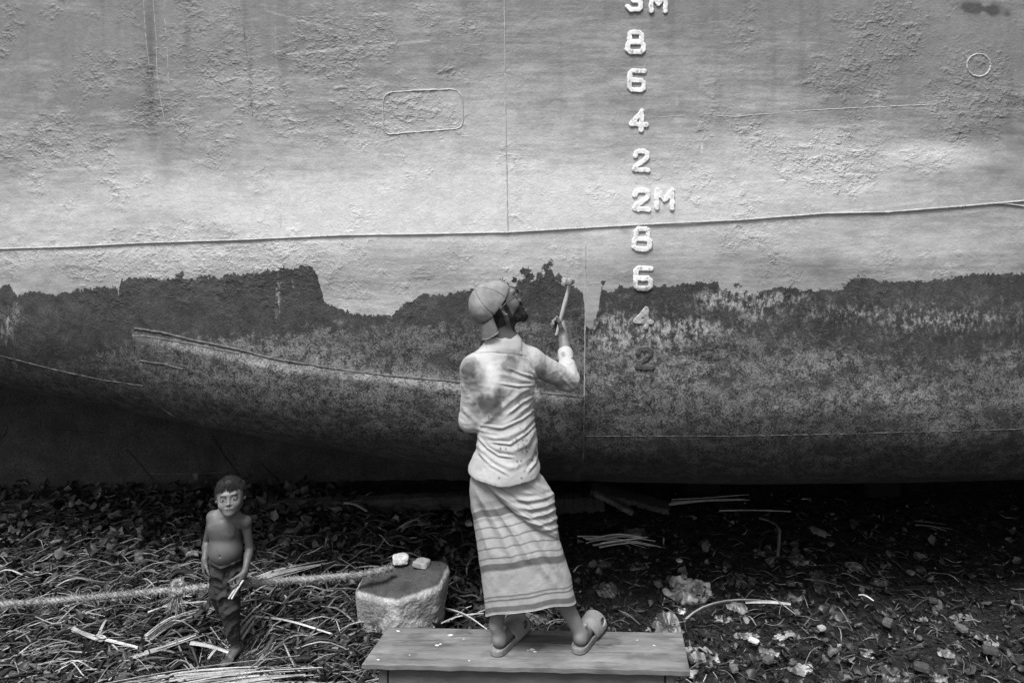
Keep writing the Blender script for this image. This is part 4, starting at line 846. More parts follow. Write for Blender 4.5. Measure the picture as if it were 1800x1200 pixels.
def hand(f, W_, D, Np, S_, s=1.0, curls=(.9, 1.2, .8), thumb=(.5, .7, .5), tb=(.2, .3), k=.005):
    D = nrm(D); Np = nrm(Np - D * (np.asarray(Np) @ D)); S_ = nrm(np.asarray(S_) - D * (np.asarray(S_) @ D) - Np * (np.asarray(S_) @ Np)); W_ = np.asarray(W_, float); tips = []
    f.cone(W_, W_ + D * .045 * s, .024 * s, .026 * s, .015 * s, (S_, 1.25))
    for i, (o, ln, r) in enumerate([(.030, .94, .0090), (.010, 1.03, .0093), (-.010, .96, .0088), (-.029, .77, .0078)]):
        kn_ = W_ + s * (D * (.092 - .004 * abs(i - 1) - .004 * (i == 3)) + S_ * o); f.cone(W_ + s * (D * .015 + S_ * o * .5), kn_, .0155 * s, .0125 * s, .012 * s)
        p = kn_; ang = 0
        for j, (l, rr) in enumerate(((.044, 1.05), (.027, .95), (.021, .84))):
            ang += curls[j] * (1 + .06 * i); d = D * math.cos(ang) + Np * math.sin(ang); q = p + d * l * ln * s; f.cone(p, q, r * rr * 1.05 * s, r * rr * .95 * s, k * s * .8); p = q
        tips.append(p)
    p = W_ + s * (D * .022 + S_ * .020 + Np * .008); d = nrm(D * thumb[0] + S_ * thumb[1] + Np * thumb[2]); q = p + d * .044 * s
    f.cone(p, q, .0165 * s, .012 * s, .012 * s); d2 = nrm(d + D * tb[0] + Np * tb[1]); r_ = q + d2 * .032 * s; f.cone(q, r_, .0115 * s, .0100 * s, k * s); d3 = nrm(d2 + D * tb[0] + Np * tb[1]); f.cone(r_, r_ + d3 * .025 * s, .0102 * s, .0082 * s, k * s)
def foot(f, heel, toe, zs, s=1.0, ank=None, splay=0, r=1.0):
    # bare foot standing on height zs; heel and toe are xy
    h = np.array([heel[0], heel[1], zs]); t = np.array([toe[0], toe[1], zs]); D = nrm(t - h); Sd = np.array([D[1], -D[0], 0]); U = np.array([0, 0, 1.]); L_ = np.linalg.norm(t - h)
    f.ell(h + D * .028 * s + U * .030 * s, np.array((.028, .029, .028)) * s, .008 * s, np.stack([Sd, D, U]))
    f.cone(h + D * .045 * s + U * .042 * s, h + D * L_ * .62 + U * .026 * s, .025 * s, .023 * s, .012 * s, (Sd, 1.25))
    f.cone(h + D * .03 * s + U * .022 * s, h + D * L_ * .68 + U * .018 * s, .020 * s, .018 * s, .010 * s, (Sd, 1.6))
    if ank is not None: f.cone(np.asarray(ank), h + D * .036 * s + U * .040 * s, .030 * s, .028 * s, .010 * s)
    for sg in (-1, 1): f.ell(h + D * .050 * s + U * .082 * s + Sd * sg * .021 * s, np.full(3, .008 * s), .014 * s)
    for i, (o, q) in enumerate([(.026, 1.0), (.008, .98), (-.006, .94), (-.019, .89), (-.031, .83)]):
        o = o * (1 if splay == 0 else splay); rr = .0125 if i == 0 else .0088
        f.cone(h + D * L_ * .66 + Sd * o * s + U * .016 * s, h + D * (L_ * q - .01 * s) + Sd * o * 1.15 * s + U * (rr * s), (rr + .003) * s, rr * s, .008 * s)

# ======== the man
HCM = P(873, 538, 3.50); yaw, pit_ = math.radians(68), math.radians(27)
HF = np.array([math.sin(yaw) * math.cos(pit_), math.cos(yaw) * math.cos(pit_), math.sin(pit_)]); HU = np.array([-math.sin(yaw) * math.sin(pit_), -math.cos(yaw) * math.sin(pit_), math.cos(pit_)])
SR, ER, WR = P(930, 634, 3.56), P(999, 668, 3.70), P(991, 597, 3.86)
SLm, EL, WL = P(833, 648, 3.46), P(827, 738, 3.50), P(870, 728, 3.70)
NB = P(888, 600, 3.51); CH = P(880, 665, 3.52); WA = P(892, 775, 3.50); PV = P(890, 850, 3.50)
f = Field((-.32, 3.15, .34), (.42, 4.06, 2.04), .0036)
Lh, HB = head(f, HCM, HF, HU, 1.0)
f.cone(Lh(0, -.022, -.05), NB + [0, 0, .01], .052, .056, .03)
f.cone(NB, NB + [0, 0, -.05], .054, .054, .02); f.cone(NB + [0, 0, -.06], CH, .05, .080, .03, ((1, 0, 0), 1.2)); f.cone(CH, WA, .088, .080, .05, ((1, 0, 0), 1.15)); f.cone(WA, PV, .080, .090, .05, ((1, 0, 0), 1.15))
f.cone(NB + [-.02, 0, -.05], SLm, .030, .036, .02); f.cone(NB + [.03, 0, -.05], SR, .030, .038, .02)
f.cone(SLm, EL, .040, .034, .03); f.cone(EL, WL, .036, .024, .02)
f.cone(SR, ER, .042, .034, .03); mid = ER * .6 + WR * .4; f.cone(ER, mid, .036, .034, .02); f.cone(mid, WR, .034, .0215, .02, ((1, 0, .2), 1.12))
HD = nrm([-.02, .72, .60]); hand(f, WR, HD, (-1, .05, .1), (0, -.6, .8), .95, (1.0, 1.35, .9), (.25, .85, .22), (.12, .12))
hand(f, WL, (.75, .5, .1), (0, -.3, -.9), (.2, .8, 0), 1.0, (.5, .6, .4))
heelL, toeL = np.array([-.072, 3.475]), np.array([.050, 3.70]); heelR, toeR = np.array([.287, 3.49]), np.array([.398, 3.715])
AL = P(872, 1098, 3.51); AR = P(1018, 1108, 3.53); KL = P(888, 985, 3.53); KR = P(945, 970, 3.56); HL = P(868, 850, 3.50); HR = P(915, 850, 3.53)
for a, k_, h_ in ((AL, KL, HL), (AR, KR, HR)):
    f.cone(h_, k_, .075, .048, .05); cf = k_ * .68 + a * .32 + np.array([0, -.012, 0]); f.cone(k_, cf, .046, .044, .03); f.cone(cf, a, .043, .031, .03)
SOLE = BZ + .025
foot(f, heelL, toeL, SOLE, 1.0, AL, r=1); foot(f, heelR, toeR, SOLE, 1.0, AR)
VM, FM = f.mesh(); VM = smooth_v(VM, FM, 1)
a_, b_, c_ = local(VM, HCM, HB, 1.0); alb = np.full(len(VM), .085)
alb *= 1 + .18 * fbm(VM, 16, 3, 5)
inh = (np.abs(c_) < .14) & (np.abs(b_) < .14) & (np.abs(a_) < .12)
bd = inh & (((c_ < -.048 + .3 * (b_ - .03)) & (b_ > .005) & (c_ > -.13) & (b_ < .10)) | ((np.abs(c_ + .045) < .008) & (b_ > .09)) | ((np.abs(a_) > .045) & (b_ > .005) & (b_ < .028) & (c_ < .03) & (c_ > -.08)))
alb[bd] = .012
hr = inh & (c_ > -.075) & (b_ < -.012) & ((c_ < .06)); alb[hr] = .012
ek = inh & (b_ > .075) & (np.hypot(np.abs(a_) - .031, (c_ - .005) * 1.4) < .011); alb[ek] = .35
alb[inh & (b_ > .08) & (np.abs(c_ + .061) < .012) & (np.abs(a_) < .022)] = .05
handm = (VM[:, 0] > .15) & (VM[:, 2] > 1.6); alb[handm] = .10 * (1 + .15 * fbm(VM[handm], 40, 3, 3))
legm = VM[:, 2] < .7; alb[legm] = .125 * (1 + .2 * fbm(VM[legm], 18, 3, 6))
MAN = mk('person', (VM, FM), M_SKIN, org=(.13, 3.55, BZ), attrs=dict(alb=alb), label='man seen from behind in a backward cap, stained pale shirt and sarong, raising a hammer', cat='person')

# beard and nape hair
ctr = Lh(0, -.014, .030); CT = nrm(HB[2] * .90 - HB[1] * .40); CB = np.stack([HB[0], nrm(np.cross(CT, HB[0])), CT])
f = Field(HCM - .17, HCM + .17, .003)
for sg in (-1, 1):
    f.cone(Lh(sg * .058, .018, -.030), Lh(sg * .044, .045, -.078), .012, .017, .01); f.cone(Lh(sg * .044, .045, -.078), Lh(0, .084, -.100), .017, .022, .012)
f.cone(Lh(0, .084, -.098), Lh(0, .090, -.112), .022, .016, .01); f.cone(Lh(-.022, .104, -.046), Lh(.022, .104, -.046), .006, .006, .005)
VV, FF = f.mesh(); NN = normals(VV, FF); VV = VV + NN * (.003 * fbm(VV, 120, 3, 3))[:, None]; mk('beard', (VV, FF), M_HAIR, MAN)
f = Field(HCM - .17, HCM + .17, .003); f.ell(Lh(0, -.022, .006), (.074, .086, .078), 0, HB); f.cone(Lh(0, -.050, -.045), Lh(0, -.046, -.080), .044, .036, .03)
f.cut(Lh(0, -.004, .0), nrm(HB[1] * 1.0 + HB[2] * .1)); f.cut(ctr + CT * .02, CT); VV, FF = f.mesh(); NN = normals(VV, FF); VV = VV + NN * (.0035 * fbm(VV, 110, 3, 4))[:, None]; mk('hair', (VV, FF), M_HAIR, MAN)
# cap, worn backwards: crown and bill over the nape
f = Field(HCM - .24, HCM + .24, .0034)
f.ell(ctr, (.086, .106, .096), 0, CB); f.ell(ctr - CT * .02, (.081, .101, .092), 0, CB, True); f.cut(ctr - CT * .016, -CT)
f.put(lambda X, Y, Z: (np.sqrt((X - (ctr + CT * .098)[0]) ** 2 + (Y - (ctr + CT * .098)[1]) ** 2 + (Z - (ctr + CT * .098)[2]) ** 2) - .008).astype(np.float32), (ctr + CT * .098) - .02, (ctr + CT * .098) + .02, .004)
VV, FF = f.mesh(); q = (VV - ctr) @ CB.T; az = np.arctan2(q[:, 0], q[:, 1]); NN = normals(VV, FF)
seam = np.abs(((az / (np.pi / 3)) + .5) % 1 - .5) * (np.pi / 3) * np.hypot(q[:, 0], q[:, 1])
VV = VV + NN * (.0035 * fbm(VV, 18, 3, 8) - .0025 * np.exp(-(seam / .003) ** 2))[:, None]
al = (1 - .30 * np.exp(-(seam / .0028) ** 2)) * (1 + .3 * fbm(VV, 22, 4, 4)); al *= 1 - .22 * (np.sin(az * 1.0 + 2.6) > .2)
CAP = mk('cap', (VV, FF), M_CAP, MAN, attrs=dict(alb=al * 1.15))
# bill: curved plate from the rear rim, drooping
n1, n2 = 26, 12; BV = []
rimc = ctr - CT * .016
for j in range(n2):
    t = j / (n2 - 1)
    for i in range(n1):
        a = (i / (n1 - 1) - .5) * 2.1; edge = math.cos(a * .72) ** .6
        base = rimc + CB[0] * math.sin(a) * .086 - CB[1] * math.cos(a) * .1045
        out = -CB[1] * .60 - CT * .80
        tipx = CB[0] * (math.sin(a) * .088 * (-.06) * t)
        BV.append(base + out * .072 * t * edge + tipx - CT * .020 * (a / 1.05) ** 2 * t)
BV = np.array(BV); NB_ = normals(BV, grid_faces(n2, n1)); Vbill = np.concatenate([BV + NB_ * .0018, BV - NB_ * .0018]); g1 = grid_faces(n2, n1); k = n1 * n2
bnd = [i for i in range(n1)] + [j * n1 + n1 - 1 for j in range(1, n2)] + [(n2 - 1) * n1 + i for i in range(n1 - 2, -1, -1)] + [j * n1 for j in range(n2 - 2, 0, -1)]
side = np.array([[bnd[i], bnd[(i + 1) % len(bnd)], bnd[(i + 1) % len(bnd)] + k, bnd[i] + k] for i in range(len(bnd))])
mk('bill', (Vbill, np.concatenate([g1, g1[:, ::-1] + k, side])), M_CAP, CAP, attrs=dict(alb=1.2 * (1 + .15 * fbm(Vbill, 40, 3, 2)))) if False else None
bill = mk('bill', (Vbill, np.concatenate([g1, g1[:, ::-1] + k, side])), M_CAP, MAN, attrs=dict(alb=1.2 * (1 + .15 * fbm(Vbill, 40, 3, 2))))
bill.name = 'cap_bill'; WORIG['cap_bill'] = WORIG['person']
# glasses
gp = []
for sg in (-1, 1):
    gp.append(tube(resample([Lh(sg * .088, -.012, .004), Lh(sg * .086, .006, .018), Lh(sg * .078, .055, .018), Lh(sg * .064, .104, .016)], 16), .0022, 6))
    a = np.linspace(0, 2 * np.pi, 25); gp.append(tube(np.array([Lh(sg * .034 + .026 * math.cos(q) , .116 - .008 * abs(sg * .034 + .026 * math.cos(q)) / .06, .008 + .019 * math.sin(q)) for q in a]), .0024, 6))
gp.append(tube(np.array([Lh(-.008, .120, .014), Lh(.008, .120, .014)]), .002, 6))
GLS = mk('glasses', joinVF(gp), M_BLACK, MAN)

# shirt
f = Field((-.32, 3.2, .98), (.36, 3.92, 1.80), .0036)
f.cone(NB + [-.004, 0, .002], NB + [-.004, 0, -.02], .058, .062, 0)
f.cone(NB + [-.01, 0, -.025], CH, .062, .118, .04, ((1, 0, 0), 1.16)); f.cone(CH, WA, .116, .104, .05, ((1, 0, 0), 1.18)); f.cone(WA, P(887, 828, 3.50), .104, .136, .04, ((1, 0, 0), 1.14))
f.cone(P(887, 828, 3.5), P(887, 870, 3.50), .136, .140, .02, ((1, 0, 0), 1.15))
f.cone(NB + [-.04, 0, -.040], SLm, .040, .052, .05); f.cone(NB + [.03, 0, -.040], SR, .043, .056, .05)
f.cone(SLm, EL, .053, .046, .03); f.cone(EL + [.0, 0, 0], WL, .047, .036, .02)
f.cone(SR, ER, .055, .046, .035); CR = ER * .34 + WR * .66; f.cone(ER, ER * .6 + CR * .4, .046, .040, .03); f.cone(ER * .6 + CR * .4, CR, .040, .033, .02)
cd = nrm(CR - ER); f.cone(CR - cd * .03, CR - cd * .004, .0365, .0355, .003)
# curved hem
Z = (f.lo[2] + f.h * np.arange(f.n[2]))[None, None]; X = (f.lo[0] + f.h * np.arange(f.n[0]))[:, None, None]; Yg = (f.lo[1] + f.h * np.arange(f.n[1]))[None, :, None]
hemz = lambda x, y: 1.168 + .18 * (y - 3.5) + .004 * np.sin(x * 40) + .012 * sstep(.10, .13, x)
f.g = np.maximum(f.g, (hemz(X, Yg) - Z + 0 * f.g).astype(np.float32))
VS, FS = f.mesh(); VS = smooth_v(VS, FS, 2); NS = normals(VS, FS)
Z1 = lambda pts: [(760 + a / 3, 460 + b / 3) for a, b in pts]
us, vs = uv_of(VS); near = sstep(.25, -.1, NS[:, 1])
fold = ridges(VS, [(Z1([(545, 640), (480, 625), (400, 600), (350, 590)]), .010, .009), (Z1([(545, 600), (470, 540), (420, 500), (380, 490)]), .008, .009), (Z1([(540, 655), (460, 690), (380, 760), (300, 830), (250, 870)]), .010, .010),
    (Z1([(550, 720), (480, 780), (400, 850), (330, 880), (240, 880)]), .009, .010), (Z1([(555, 800), (480, 880), (400, 920), (330, 930), (260, 905)]), .011, .011), (Z1([(555, 860), (500, 960), (420, 1000), (330, 985), (250, 930)]), .009, .010),
    (Z1([(230, 960), (300, 1030), (370, 1070), (450, 1090)]), .009, .011), (Z1([(560, 940), (520, 1030), (450, 1075), (380, 1100)]), .006, .010), (Z1([(235, 880), (300, 900), (360, 905)]), .008, .006),
    (Z1([(245, 950), (270, 1030), (300, 1090)]), .007, .010), (Z1([(480, 470), (530, 560), (545, 640)]), .010, .008), (Z1([(440, 490), (480, 560), (520, 610)]), .007, .006), (Z1([(510, 480), (560, 560), (600, 610), (690, 660)]), .006, .012),
    (Z1([(560, 620), (640, 660), (740, 680)]), .007, .008), (Z1([(680, 560), (720, 600), (752, 650)]), .008, .007), (Z1([(700, 540), (740, 570), (755, 600)]), .007, .006), (Z1([(660, 570), (690, 620), (740, 665)]), .007, .006), (Z1([(672, 535), (710, 540), (742, 530)]), .006, .005),
    (Z1([(155, 640), (190, 700), (215, 780)]), .006, .008), (Z1([(150, 760), (190, 800), (235, 850)]), .008, .008), (Z1([(170, 640), (180, 740), (190, 840)]), .006, .010), (Z1([(380, 500), (360, 600), (330, 700), (330, 760)]), .005, .014), (Z1([(450, 640), (440, 760), (380, 830)]), .005, .012), (Z1([(540, 660), (510, 720), (470, 760)]), .006, .006), (Z1([(550, 690), (500, 760), (440, 800)]), .006, .006)])
yoke = np.exp(-(poly_dist(us, vs, Z1([(195, 482), (300, 478), (420, 486), (500, 500)]))[0] / 1.1) ** 2)
fold2 = ridges(VS, [(Z1([(560, 760), (470, 830), (370, 875), (260, 860)]), .005, .005), (Z1([(560, 830), (500, 900), (410, 960), (300, 950)]), .005, .005), (Z1([(540, 610), (470, 590), (400, 560)]), .006, .005), (Z1([(540, 650), (450, 655), (360, 640)]), .005, .005), (Z1([(548, 700), (480, 735), (400, 800)]), .005, .005), (Z1([(240, 920), (290, 980), (350, 1020), (430, 1030)]), .005, .005), (Z1([(240, 1000), (310, 1070), (400, 1120)]), .005, .006), (Z1([(560, 980), (540, 1060), (500, 1110)]), .005, .006), (Z1([(500, 500), (535, 570), (548, 620)]), .006, .004), (Z1([(470, 480), (515, 560), (540, 610)]), .005, .004)])
dsp = (fold * .38 + fold2 * 1.05) * near + .004 * fbm(VS * [1, 1, .5], 7, 2, 4) + .0018 * fbm(VS + .03 * np.stack([noise(VS, 8, k) for k in range(3)], 1), 22, 3, 6, True)
arm = sstep(930, 990, us) + sstep(845, 820, us) * (vs < 760)
dsp += arm * .0018 * fbm(VS * [1, 1, 1.6], 26, 3, 16, True)
VS2 = VS + NS * (dsp - .003 * yoke * near)[:, None]
alb = np.full(len(VS), .305) * (1 + .10 * fbm(VS, 12, 4, 5))
def st(a, b, ra, rb, s_, sd=0, hard=.34):
    cu, cv = Z1([(a, b)])[0]; d = np.hypot((us - cu) / (ra / 3), (vs - cv) / (rb / 3)) + .65 * fbm(VS, 15, 5, 30 + sd) + .40 * fbm(VS, 60, 3, 50 + sd)
    return s_ * sstep(1.15, 1.15 - hard * 2.2, d) * near
stn = st(200, 545, 52, 55, .62, 1) + st(190, 610, 45, 85, .42, 2) + st(400, 545, 62, 55, .68, 3) + st(395, 600, 45, 50, .40, 13) + st(310, 745, 90, 62, .85, 4) + st(365, 690, 60, 55, .65, 5) + st(255, 640, 60, 80, .25, 6) + st(330, 800, 60, 50, .6, 7) + st(320, 850, 60, 30, .25, 8) + st(590, 582, 18, 14, .5, 9, .2) + st(735, 640, 25, 45, .4, 10) + st(690, 640, 60, 20, .22, 11) + st(500, 980, 60, 120, .22, 12) + st(260, 1050, 60, 50, .22, 14) + st(690, 490, 10, 14, .5, 15, .2)+ st(170, 700, 30, 100, .25, 16)
g = np.random.default_rng(3)
for k in range(70):
    if k < 45: a, b = g.normal(505, 32), g.normal(960, 75)
    else: a, b = g.uniform(250, 560), g.uniform(560, 1140)
    cu, cv = Z1([(a, b)])[0]; r = g.uniform(.7, 2.2); stn += np.clip(1.4 - np.hypot(us - cu, (vs - cv) * .8) / r, 0, 1) * .5 * near
for (a, b) in [(448, 1052), (468, 1050), (360, 985), (388, 985), (352, 1140), (470, 1140), (535, 830), (560, 900), (545, 1005)]:
    cu, cv = Z1([(a, b)])[0]; stn += np.clip(1.6 - np.hypot((us - cu) * 1.2, vs - cv) / 1.8, 0, 1) * .85
alb *= 1 - np.clip(stn * .85, 0, .75)
hot = np.exp(-((us - Z1([(300, 600)])[0][0]) / 10) ** 2 - ((vs - Z1([(300, 600)])[0][1]) / 36) ** 2); alb = alb * (1 + .35 * hot); alb = np.minimum(alb, .55)
alb *= 1 - .30 * yoke * near
SHIRT = mk('shirt', (VS2, FS), M_SHIRT, MAN, attrs=dict(alb=alb))
# collar
n1 = 60; CVt = []
for j in range(6):
    t = j / 5
    for i in range(n1):
        a = i / n1 * 2 * math.pi; r = .071 - .006 * t; zc = NB[2] - .010 + (.044 + .006 * math.sin(a)) * t
        CVt.append((NB[0] - .010 + r * 1.0 * math.cos(a) - .012 * t + .003 * math.sin(3 * a), NB[1] + r * .95 * math.sin(a), zc + .006 * math.sin(a) + .0015 * math.sin(7 * a)))
CVt = np.array(CVt); inn = CVt.copy(); cc = np.array([NB[0] - .01, NB[1], 0]); inn[:, :2] = cc[:2] + (inn[:, :2] - cc[:2]) * .93
VC = np.concatenate([CVt, inn[::-1]]); nrr = 12; mk('collar', (VC, grid_faces(6, n1, True)), M_SHIRT, SHIRT, attrs=dict(alb=.34 * (1 + .1 * fbm(VC, 20, 3, 1))))
# lungi (sarong)
ROWS = np.array([(800, 846, 930), (825, 832, 942), (845, 827, 954), (870, 826, 969), (890, 828, 972), (920, 832, 977), (950, 838, 984), (1000, 845, 998), (1040, 851, 1008), (1068, 854, 1014)], float)
nt_, nr_ = 420, 260; th = np.arange(nt_) / nt_ * 2 * np.pi; ct, st_ = np.cos(th), np.sin(th)
YC = 3.52; zh = .550 + .028 * ct + .052 * np.clip(-st_, 0, 1) ** 1.2 - .01 * np.clip(st_, 0, 1) + .004 * np.sin(5 * th + 1)
ztop = 1.26; LV = []; wv = []
for j in range(nr_):
    t = j / (nr_ - 1); z = ztop + (zh - ztop) * t; vv = HOR + FPX * (HC - z) / YC
    uL = np.interp(vv, ROWS[:, 0], ROWS[:, 1]); uR = np.interp(vv, ROWS[:, 0], ROWS[:, 2]); cx = ((uL + uR) / 2 - 900) / FPX * YC; rx = (uR - uL) / 2 / FPX * YC
    ry = np.interp(vv, [800, 850, 950, 1070], [.095, .112, .130, .115]); e = .86
    x = cx + rx * np.sign(ct) * np.abs(ct) ** e; y = YC - .01 + ry * np.sign(st_) * np.abs(st_) ** .95
    LV.append(np.stack([x, y, z], 1)); wv.append(z - zh)
LV = np.concatenate(LV); wv = np.concatenate(wv); LF = grid_faces(nr_, nt_, True)[:, ::-1]; LN = normals(LV, LF)
if (LN[:, 1] * (LV[:, 1] - YC)).sum() < 0: LF = LF[:, ::-1]; LN = -LN
Z2 = lambda pts: [(760 + a / 3, 800 + b / 3) for a, b in pts]
near = sstep(.3, -.1, LN[:, 1])
MAINF = Z2([(255, 110), (300, 165), (360, 235), (440, 310), (540, 385), (640, 435), (692, 452)])
fl = ridges(LV, [(Z2([(290, 130), (370, 215), (450, 285), (550, 360), (650, 415)]), .020, .013), (Z2([(640, 205), (590, 225), (500, 235), (420, 225)]), .013, .009), (Z2([(645, 235), (590, 265), (500, 280), (430, 262)]), .013, .009), (Z2([(645, 275), (600, 305), (520, 322), (450, 305)]), .013, .008),
    (Z2([(660, 320), (610, 350), (550, 360), (490, 340)]), .012, .008), (Z2([(672, 365), (630, 385), (580, 392)]), .009, .007), (Z2([(560, 100), (600, 170), (632, 215)]), .012, .010), (Z2([(480, 120), (560, 170), (620, 200)]), .007, .009), (Z2([(380, 140), (470, 190), (560, 210)]), .006, .009),
    (Z2([(230, 180), (300, 300), (370, 420), (420, 560)]), .020, .016), (Z2([(300, 230), (390, 360), (470, 480), (540, 600)]), .020, .015), (Z2([(400, 340), (480, 440), (560, 560), (640, 680)]), .017, .015), (Z2([(215, 260), (260, 380), (300, 520)]), .014, .014), (Z2([(540, 420), (600, 520), (680, 650)]), .014, .014), (Z2([(660, 460), (690, 560), (740, 680)]), .014, .013),
    (Z2([(250, 460), (300, 600), (340, 740)]), .004, .018), (Z2([(430, 560), (480, 680), (520, 780)]), .004, .018), (Z2([(380, 200), (450, 255), (540, 290)]), .007, .007)])
du, dv = uv_of(LV); 
fl2 = .006 * fbm(LV * [1, 1, .35], 10, 3, 14) + .0018 * fbm(LV, 30, 3, 15)
dm, tm_ = poly_dist(du, dv, MAINF); sgn = dv - np.interp(du, [q[0] for q in MAINF], [q[1] for q in MAINF]); inside = (du > MAINF[0][0]) & (du < MAINF[-1][0] + 8)
step = .010 * sstep(2, -2, sgn) * inside * sstep(1, .6, tm_)
LV2 = LV + LN * ((fl * .42 + step * 1.2) * near + fl2 + .006 * np.cos(th * 9 + 2).repeat(1)[None].repeat(nr_, 0).ravel() * (1 - near))[:, None]
WARP = wv + .0025 * noise(LV, 14, 3)
alb = np.full(len(LV), .30) * (1 + .05 * fbm(LV, 10, 3, 2))
over = (sgn < 0) & inside & (near > .3) & (dv < 950)
def stripe(c, h, d):
    global alb
    m = sstep(h + .0025, h - .001, np.abs(WARP - c)); alb = alb * (1 - d * m)
stripe(.022, .011, .62); stripe(.0605, .0028, .62); stripe(.077, .0028, .55); stripe(.206, .013, .66); stripe(.190, .0025, .35); stripe(.244, .0022, .55); stripe(.286, .0022, .55); stripe(.328, .0022, .55); stripe(.371, .0022, .55); stripe(.433, .014, .60); stripe(.405, .006, .25); stripe(.47, .010, .2)
tone = sstep(.39, .46, WARP) * .30; alb *= 1 - tone
ov = np.full(len(LV), .275) * (1 + .06 * fbm(LV, 10, 3, 2)); qd = (dv - 880) - (du - 930) * .62
for c, h, d in ((-22, 5, .25), (8, 1.2, .3), (-45, 4, .2), (24, 1.2, .35)): ov *= 1 - d * sstep(h + 1.5, h - .5, np.abs(qd - c))
alb = np.where(over, ov, alb)
inn = LV2 - LN * .004; Vl = np.concatenate([LV2, inn]); k = len(LV); rim = np.arange(nt_) + (nr_ - 1) * nt_; rim2 = np.roll(rim, -1)
mk('sarong', (Vl, np.concatenate([LF, LF[:, ::-1] + k, np.stack([rim, rim2, rim2 + k, rim + k], 1)])), M_LUNGI, MAN, attrs=dict(alb=np.concatenate([alb, alb])))
# sandals
def sandal(heel, toe):
    h = np.array([heel[0], heel[1], BZ + .004]); t = np.array([toe[0], toe[1], BZ + .004]); D = nrm(t - h); Sd = np.array([D[1], -D[0], 0]); U = np.array([0, 0, 1.]); B = np.stack([Sd, D, U]); L_ = np.linalg.norm(t - h)
    f = Field(np.minimum(h, t) - .08, np.maximum(h, t) + np.array([.08, .08, .12]), .003)
    X = (f.lo[0] + f.h * np.arange(f.n[0]))[:, None, None] - h[0]; Y_ = (f.lo[1] + f.h * np.arange(f.n[1]))[None, :, None] - h[1]; Z = (f.lo[2] + f.h * np.arange(f.n[2]))[None, None] - h[2]
    y = X * D[0] + Y_ * D[1]; x = X * Sd[0] + Y_ * Sd[1]
    wid = np.interp(y.ravel(), [-.016, -.012, -.006, .006, .03, .10, .18, .22, .255, .275, .288], [.002, .014, .023, .031, .036, .036, .045, .045, .036, .022, .004]).reshape(y.shape) * 1.0
    d2 = np.maximum(np.abs(x - .004 * np.sin(y * 14)) - wid, np.maximum(-.014 - y, y - L_ - .014)); zt_ = .020 + .010 * np.clip((y - .2) / .06, 0, 1); lip = .008 * sstep(-.012, -.003, d2)
    sole = np.maximum(d2, np.maximum(Z - zt_ - lip, -Z)); f.g = np.minimum(f.g, sole + 0 * f.g).astype(np.float32)
    # strap over the forefoot: a thick shell with cut-outs
    rad = np.sqrt((x / (wid + .008)) ** 2 + ((Z - .018) / .058) ** 2); shell = np.abs(rad - 1) * .048 - .0042
    st1 = np.maximum(shell, np.maximum((.115 - 0.5 * (Z - .02)) - y, y - L_ * .93 + .25 * (Z - .02))); st1 = np.maximum(st1, .010 - Z)
    hole = np.sqrt(((y - .195) / .021) ** 2 + ((Z - .048) / .013) ** 2) - 1; st1 = np.maximum(st1, -hole * .012)
    f.g = np.minimum(f.g, st1).astype(np.float32)
    VV, FF = f.mesh(); return VV, FF
for hh, tt in ((heelL, toeL), (heelR, toeR)):
    VV, FF = sandal(hh, tt); al = 1 + .2 * fbm(VV, 20, 3, 5); al *= 1 - .35 * np.exp(-((VV[:, 2] - BZ - .016) / .002) ** 2); mk('sandal', (smooth_v(VV, FF, 1), FF), M_SAND, MAN, attrs=dict(alb=al * 1.05))

# hammer in the man's fist
pc = WR + HD * .060 + np.array([-.024, 0, .004]); top = P(1003, 495, 3.885); ax = nrm(top - pc)
HAM = empty('hammer', pc - ax * .07, 'small hammer with a worn wooden handle held up in the raised fist of the man', 'hammer')
s = np.linspace(-.035, np.linalg.norm(top - pc), 30); q = pc + ax * s[:, None]; mk('handle', tube(q, .0095 - .0012 * np.cos(s * 26), 12), M_HANDLE, HAM)
hd = nrm([.40, 1, -.12]); q = np.array([top + hd * d for d in (-.036, -.034, -.026, -.018, -.008, .008, .018, .04, .055)]); mk('hammer_head', tube(q, [.015, .0175, .0175, .013, .015, .015, .013, .010, .003], 16), M_STEEL, HAM)

# ======== the boy
def Q(zx, zy, Y): return P(280 + zx / 3, 800 + zy / 3, Y)
BH = Q(375, 222, 4.02); BS = .835
BF = nrm([.22, -1, .27]); BU = nrm([-.13, .27, 1])
f = Field((-1.68, 3.80, -.06), (-1.22, 4.62, 1.02), .0032)
Lb, BB = head(f, BH, BF, BU, BS, True)
nbk = Q(365, 303, 4.07); chb = Q(350, 375, 4.07); blb = Q(352, 490, 4.06); pvb = Q(358, 560, 4.08)
f.cone(Lb(0, -.02, -.06), nbk, .034, .038, .02)
f.cone(nbk + [0, 0, -.02], chb, .045, .066, .03, ((1, 0, 0), 1.22)); f.cone(chb, blb, .064, .067, .04, ((1, 0, 0), 1.17)); f.cone(blb, pvb, .067, .056, .03, ((1, 0, 0), 1.12)); f.ell(blb + [0, -.02, -.01], (.062, .062, .055), .04)
sA, eA, wA = Q(282, 324, 4.07), Q(252, 455, 4.10), Q(240, 545, 4.04); sB, eB, wB = Q(455, 350, 4.05), Q(478, 490, 4.06), Q(452, 610, 3.98)
f.cone(nbk + [-.01, 0, -.012], sA, .028, .027, .025); f.cone(nbk + [.01, 0, -.012], sB, .028, .027, .025)
f.ell(sA, (.026, .027, .026), .02); f.ell(sB, (.027, .027, .027), .02)
for s_, e_, w_ in ((sA, eA, wA), (sB, eB, wB)):
    f.cone(s_, e_, .0255, .0195, .009); m_ = e_ * .7 + w_ * .3; f.cone(e_, m_, .0195, .0205, .006); f.cone(m_, w_, .0205, .0135, .01)
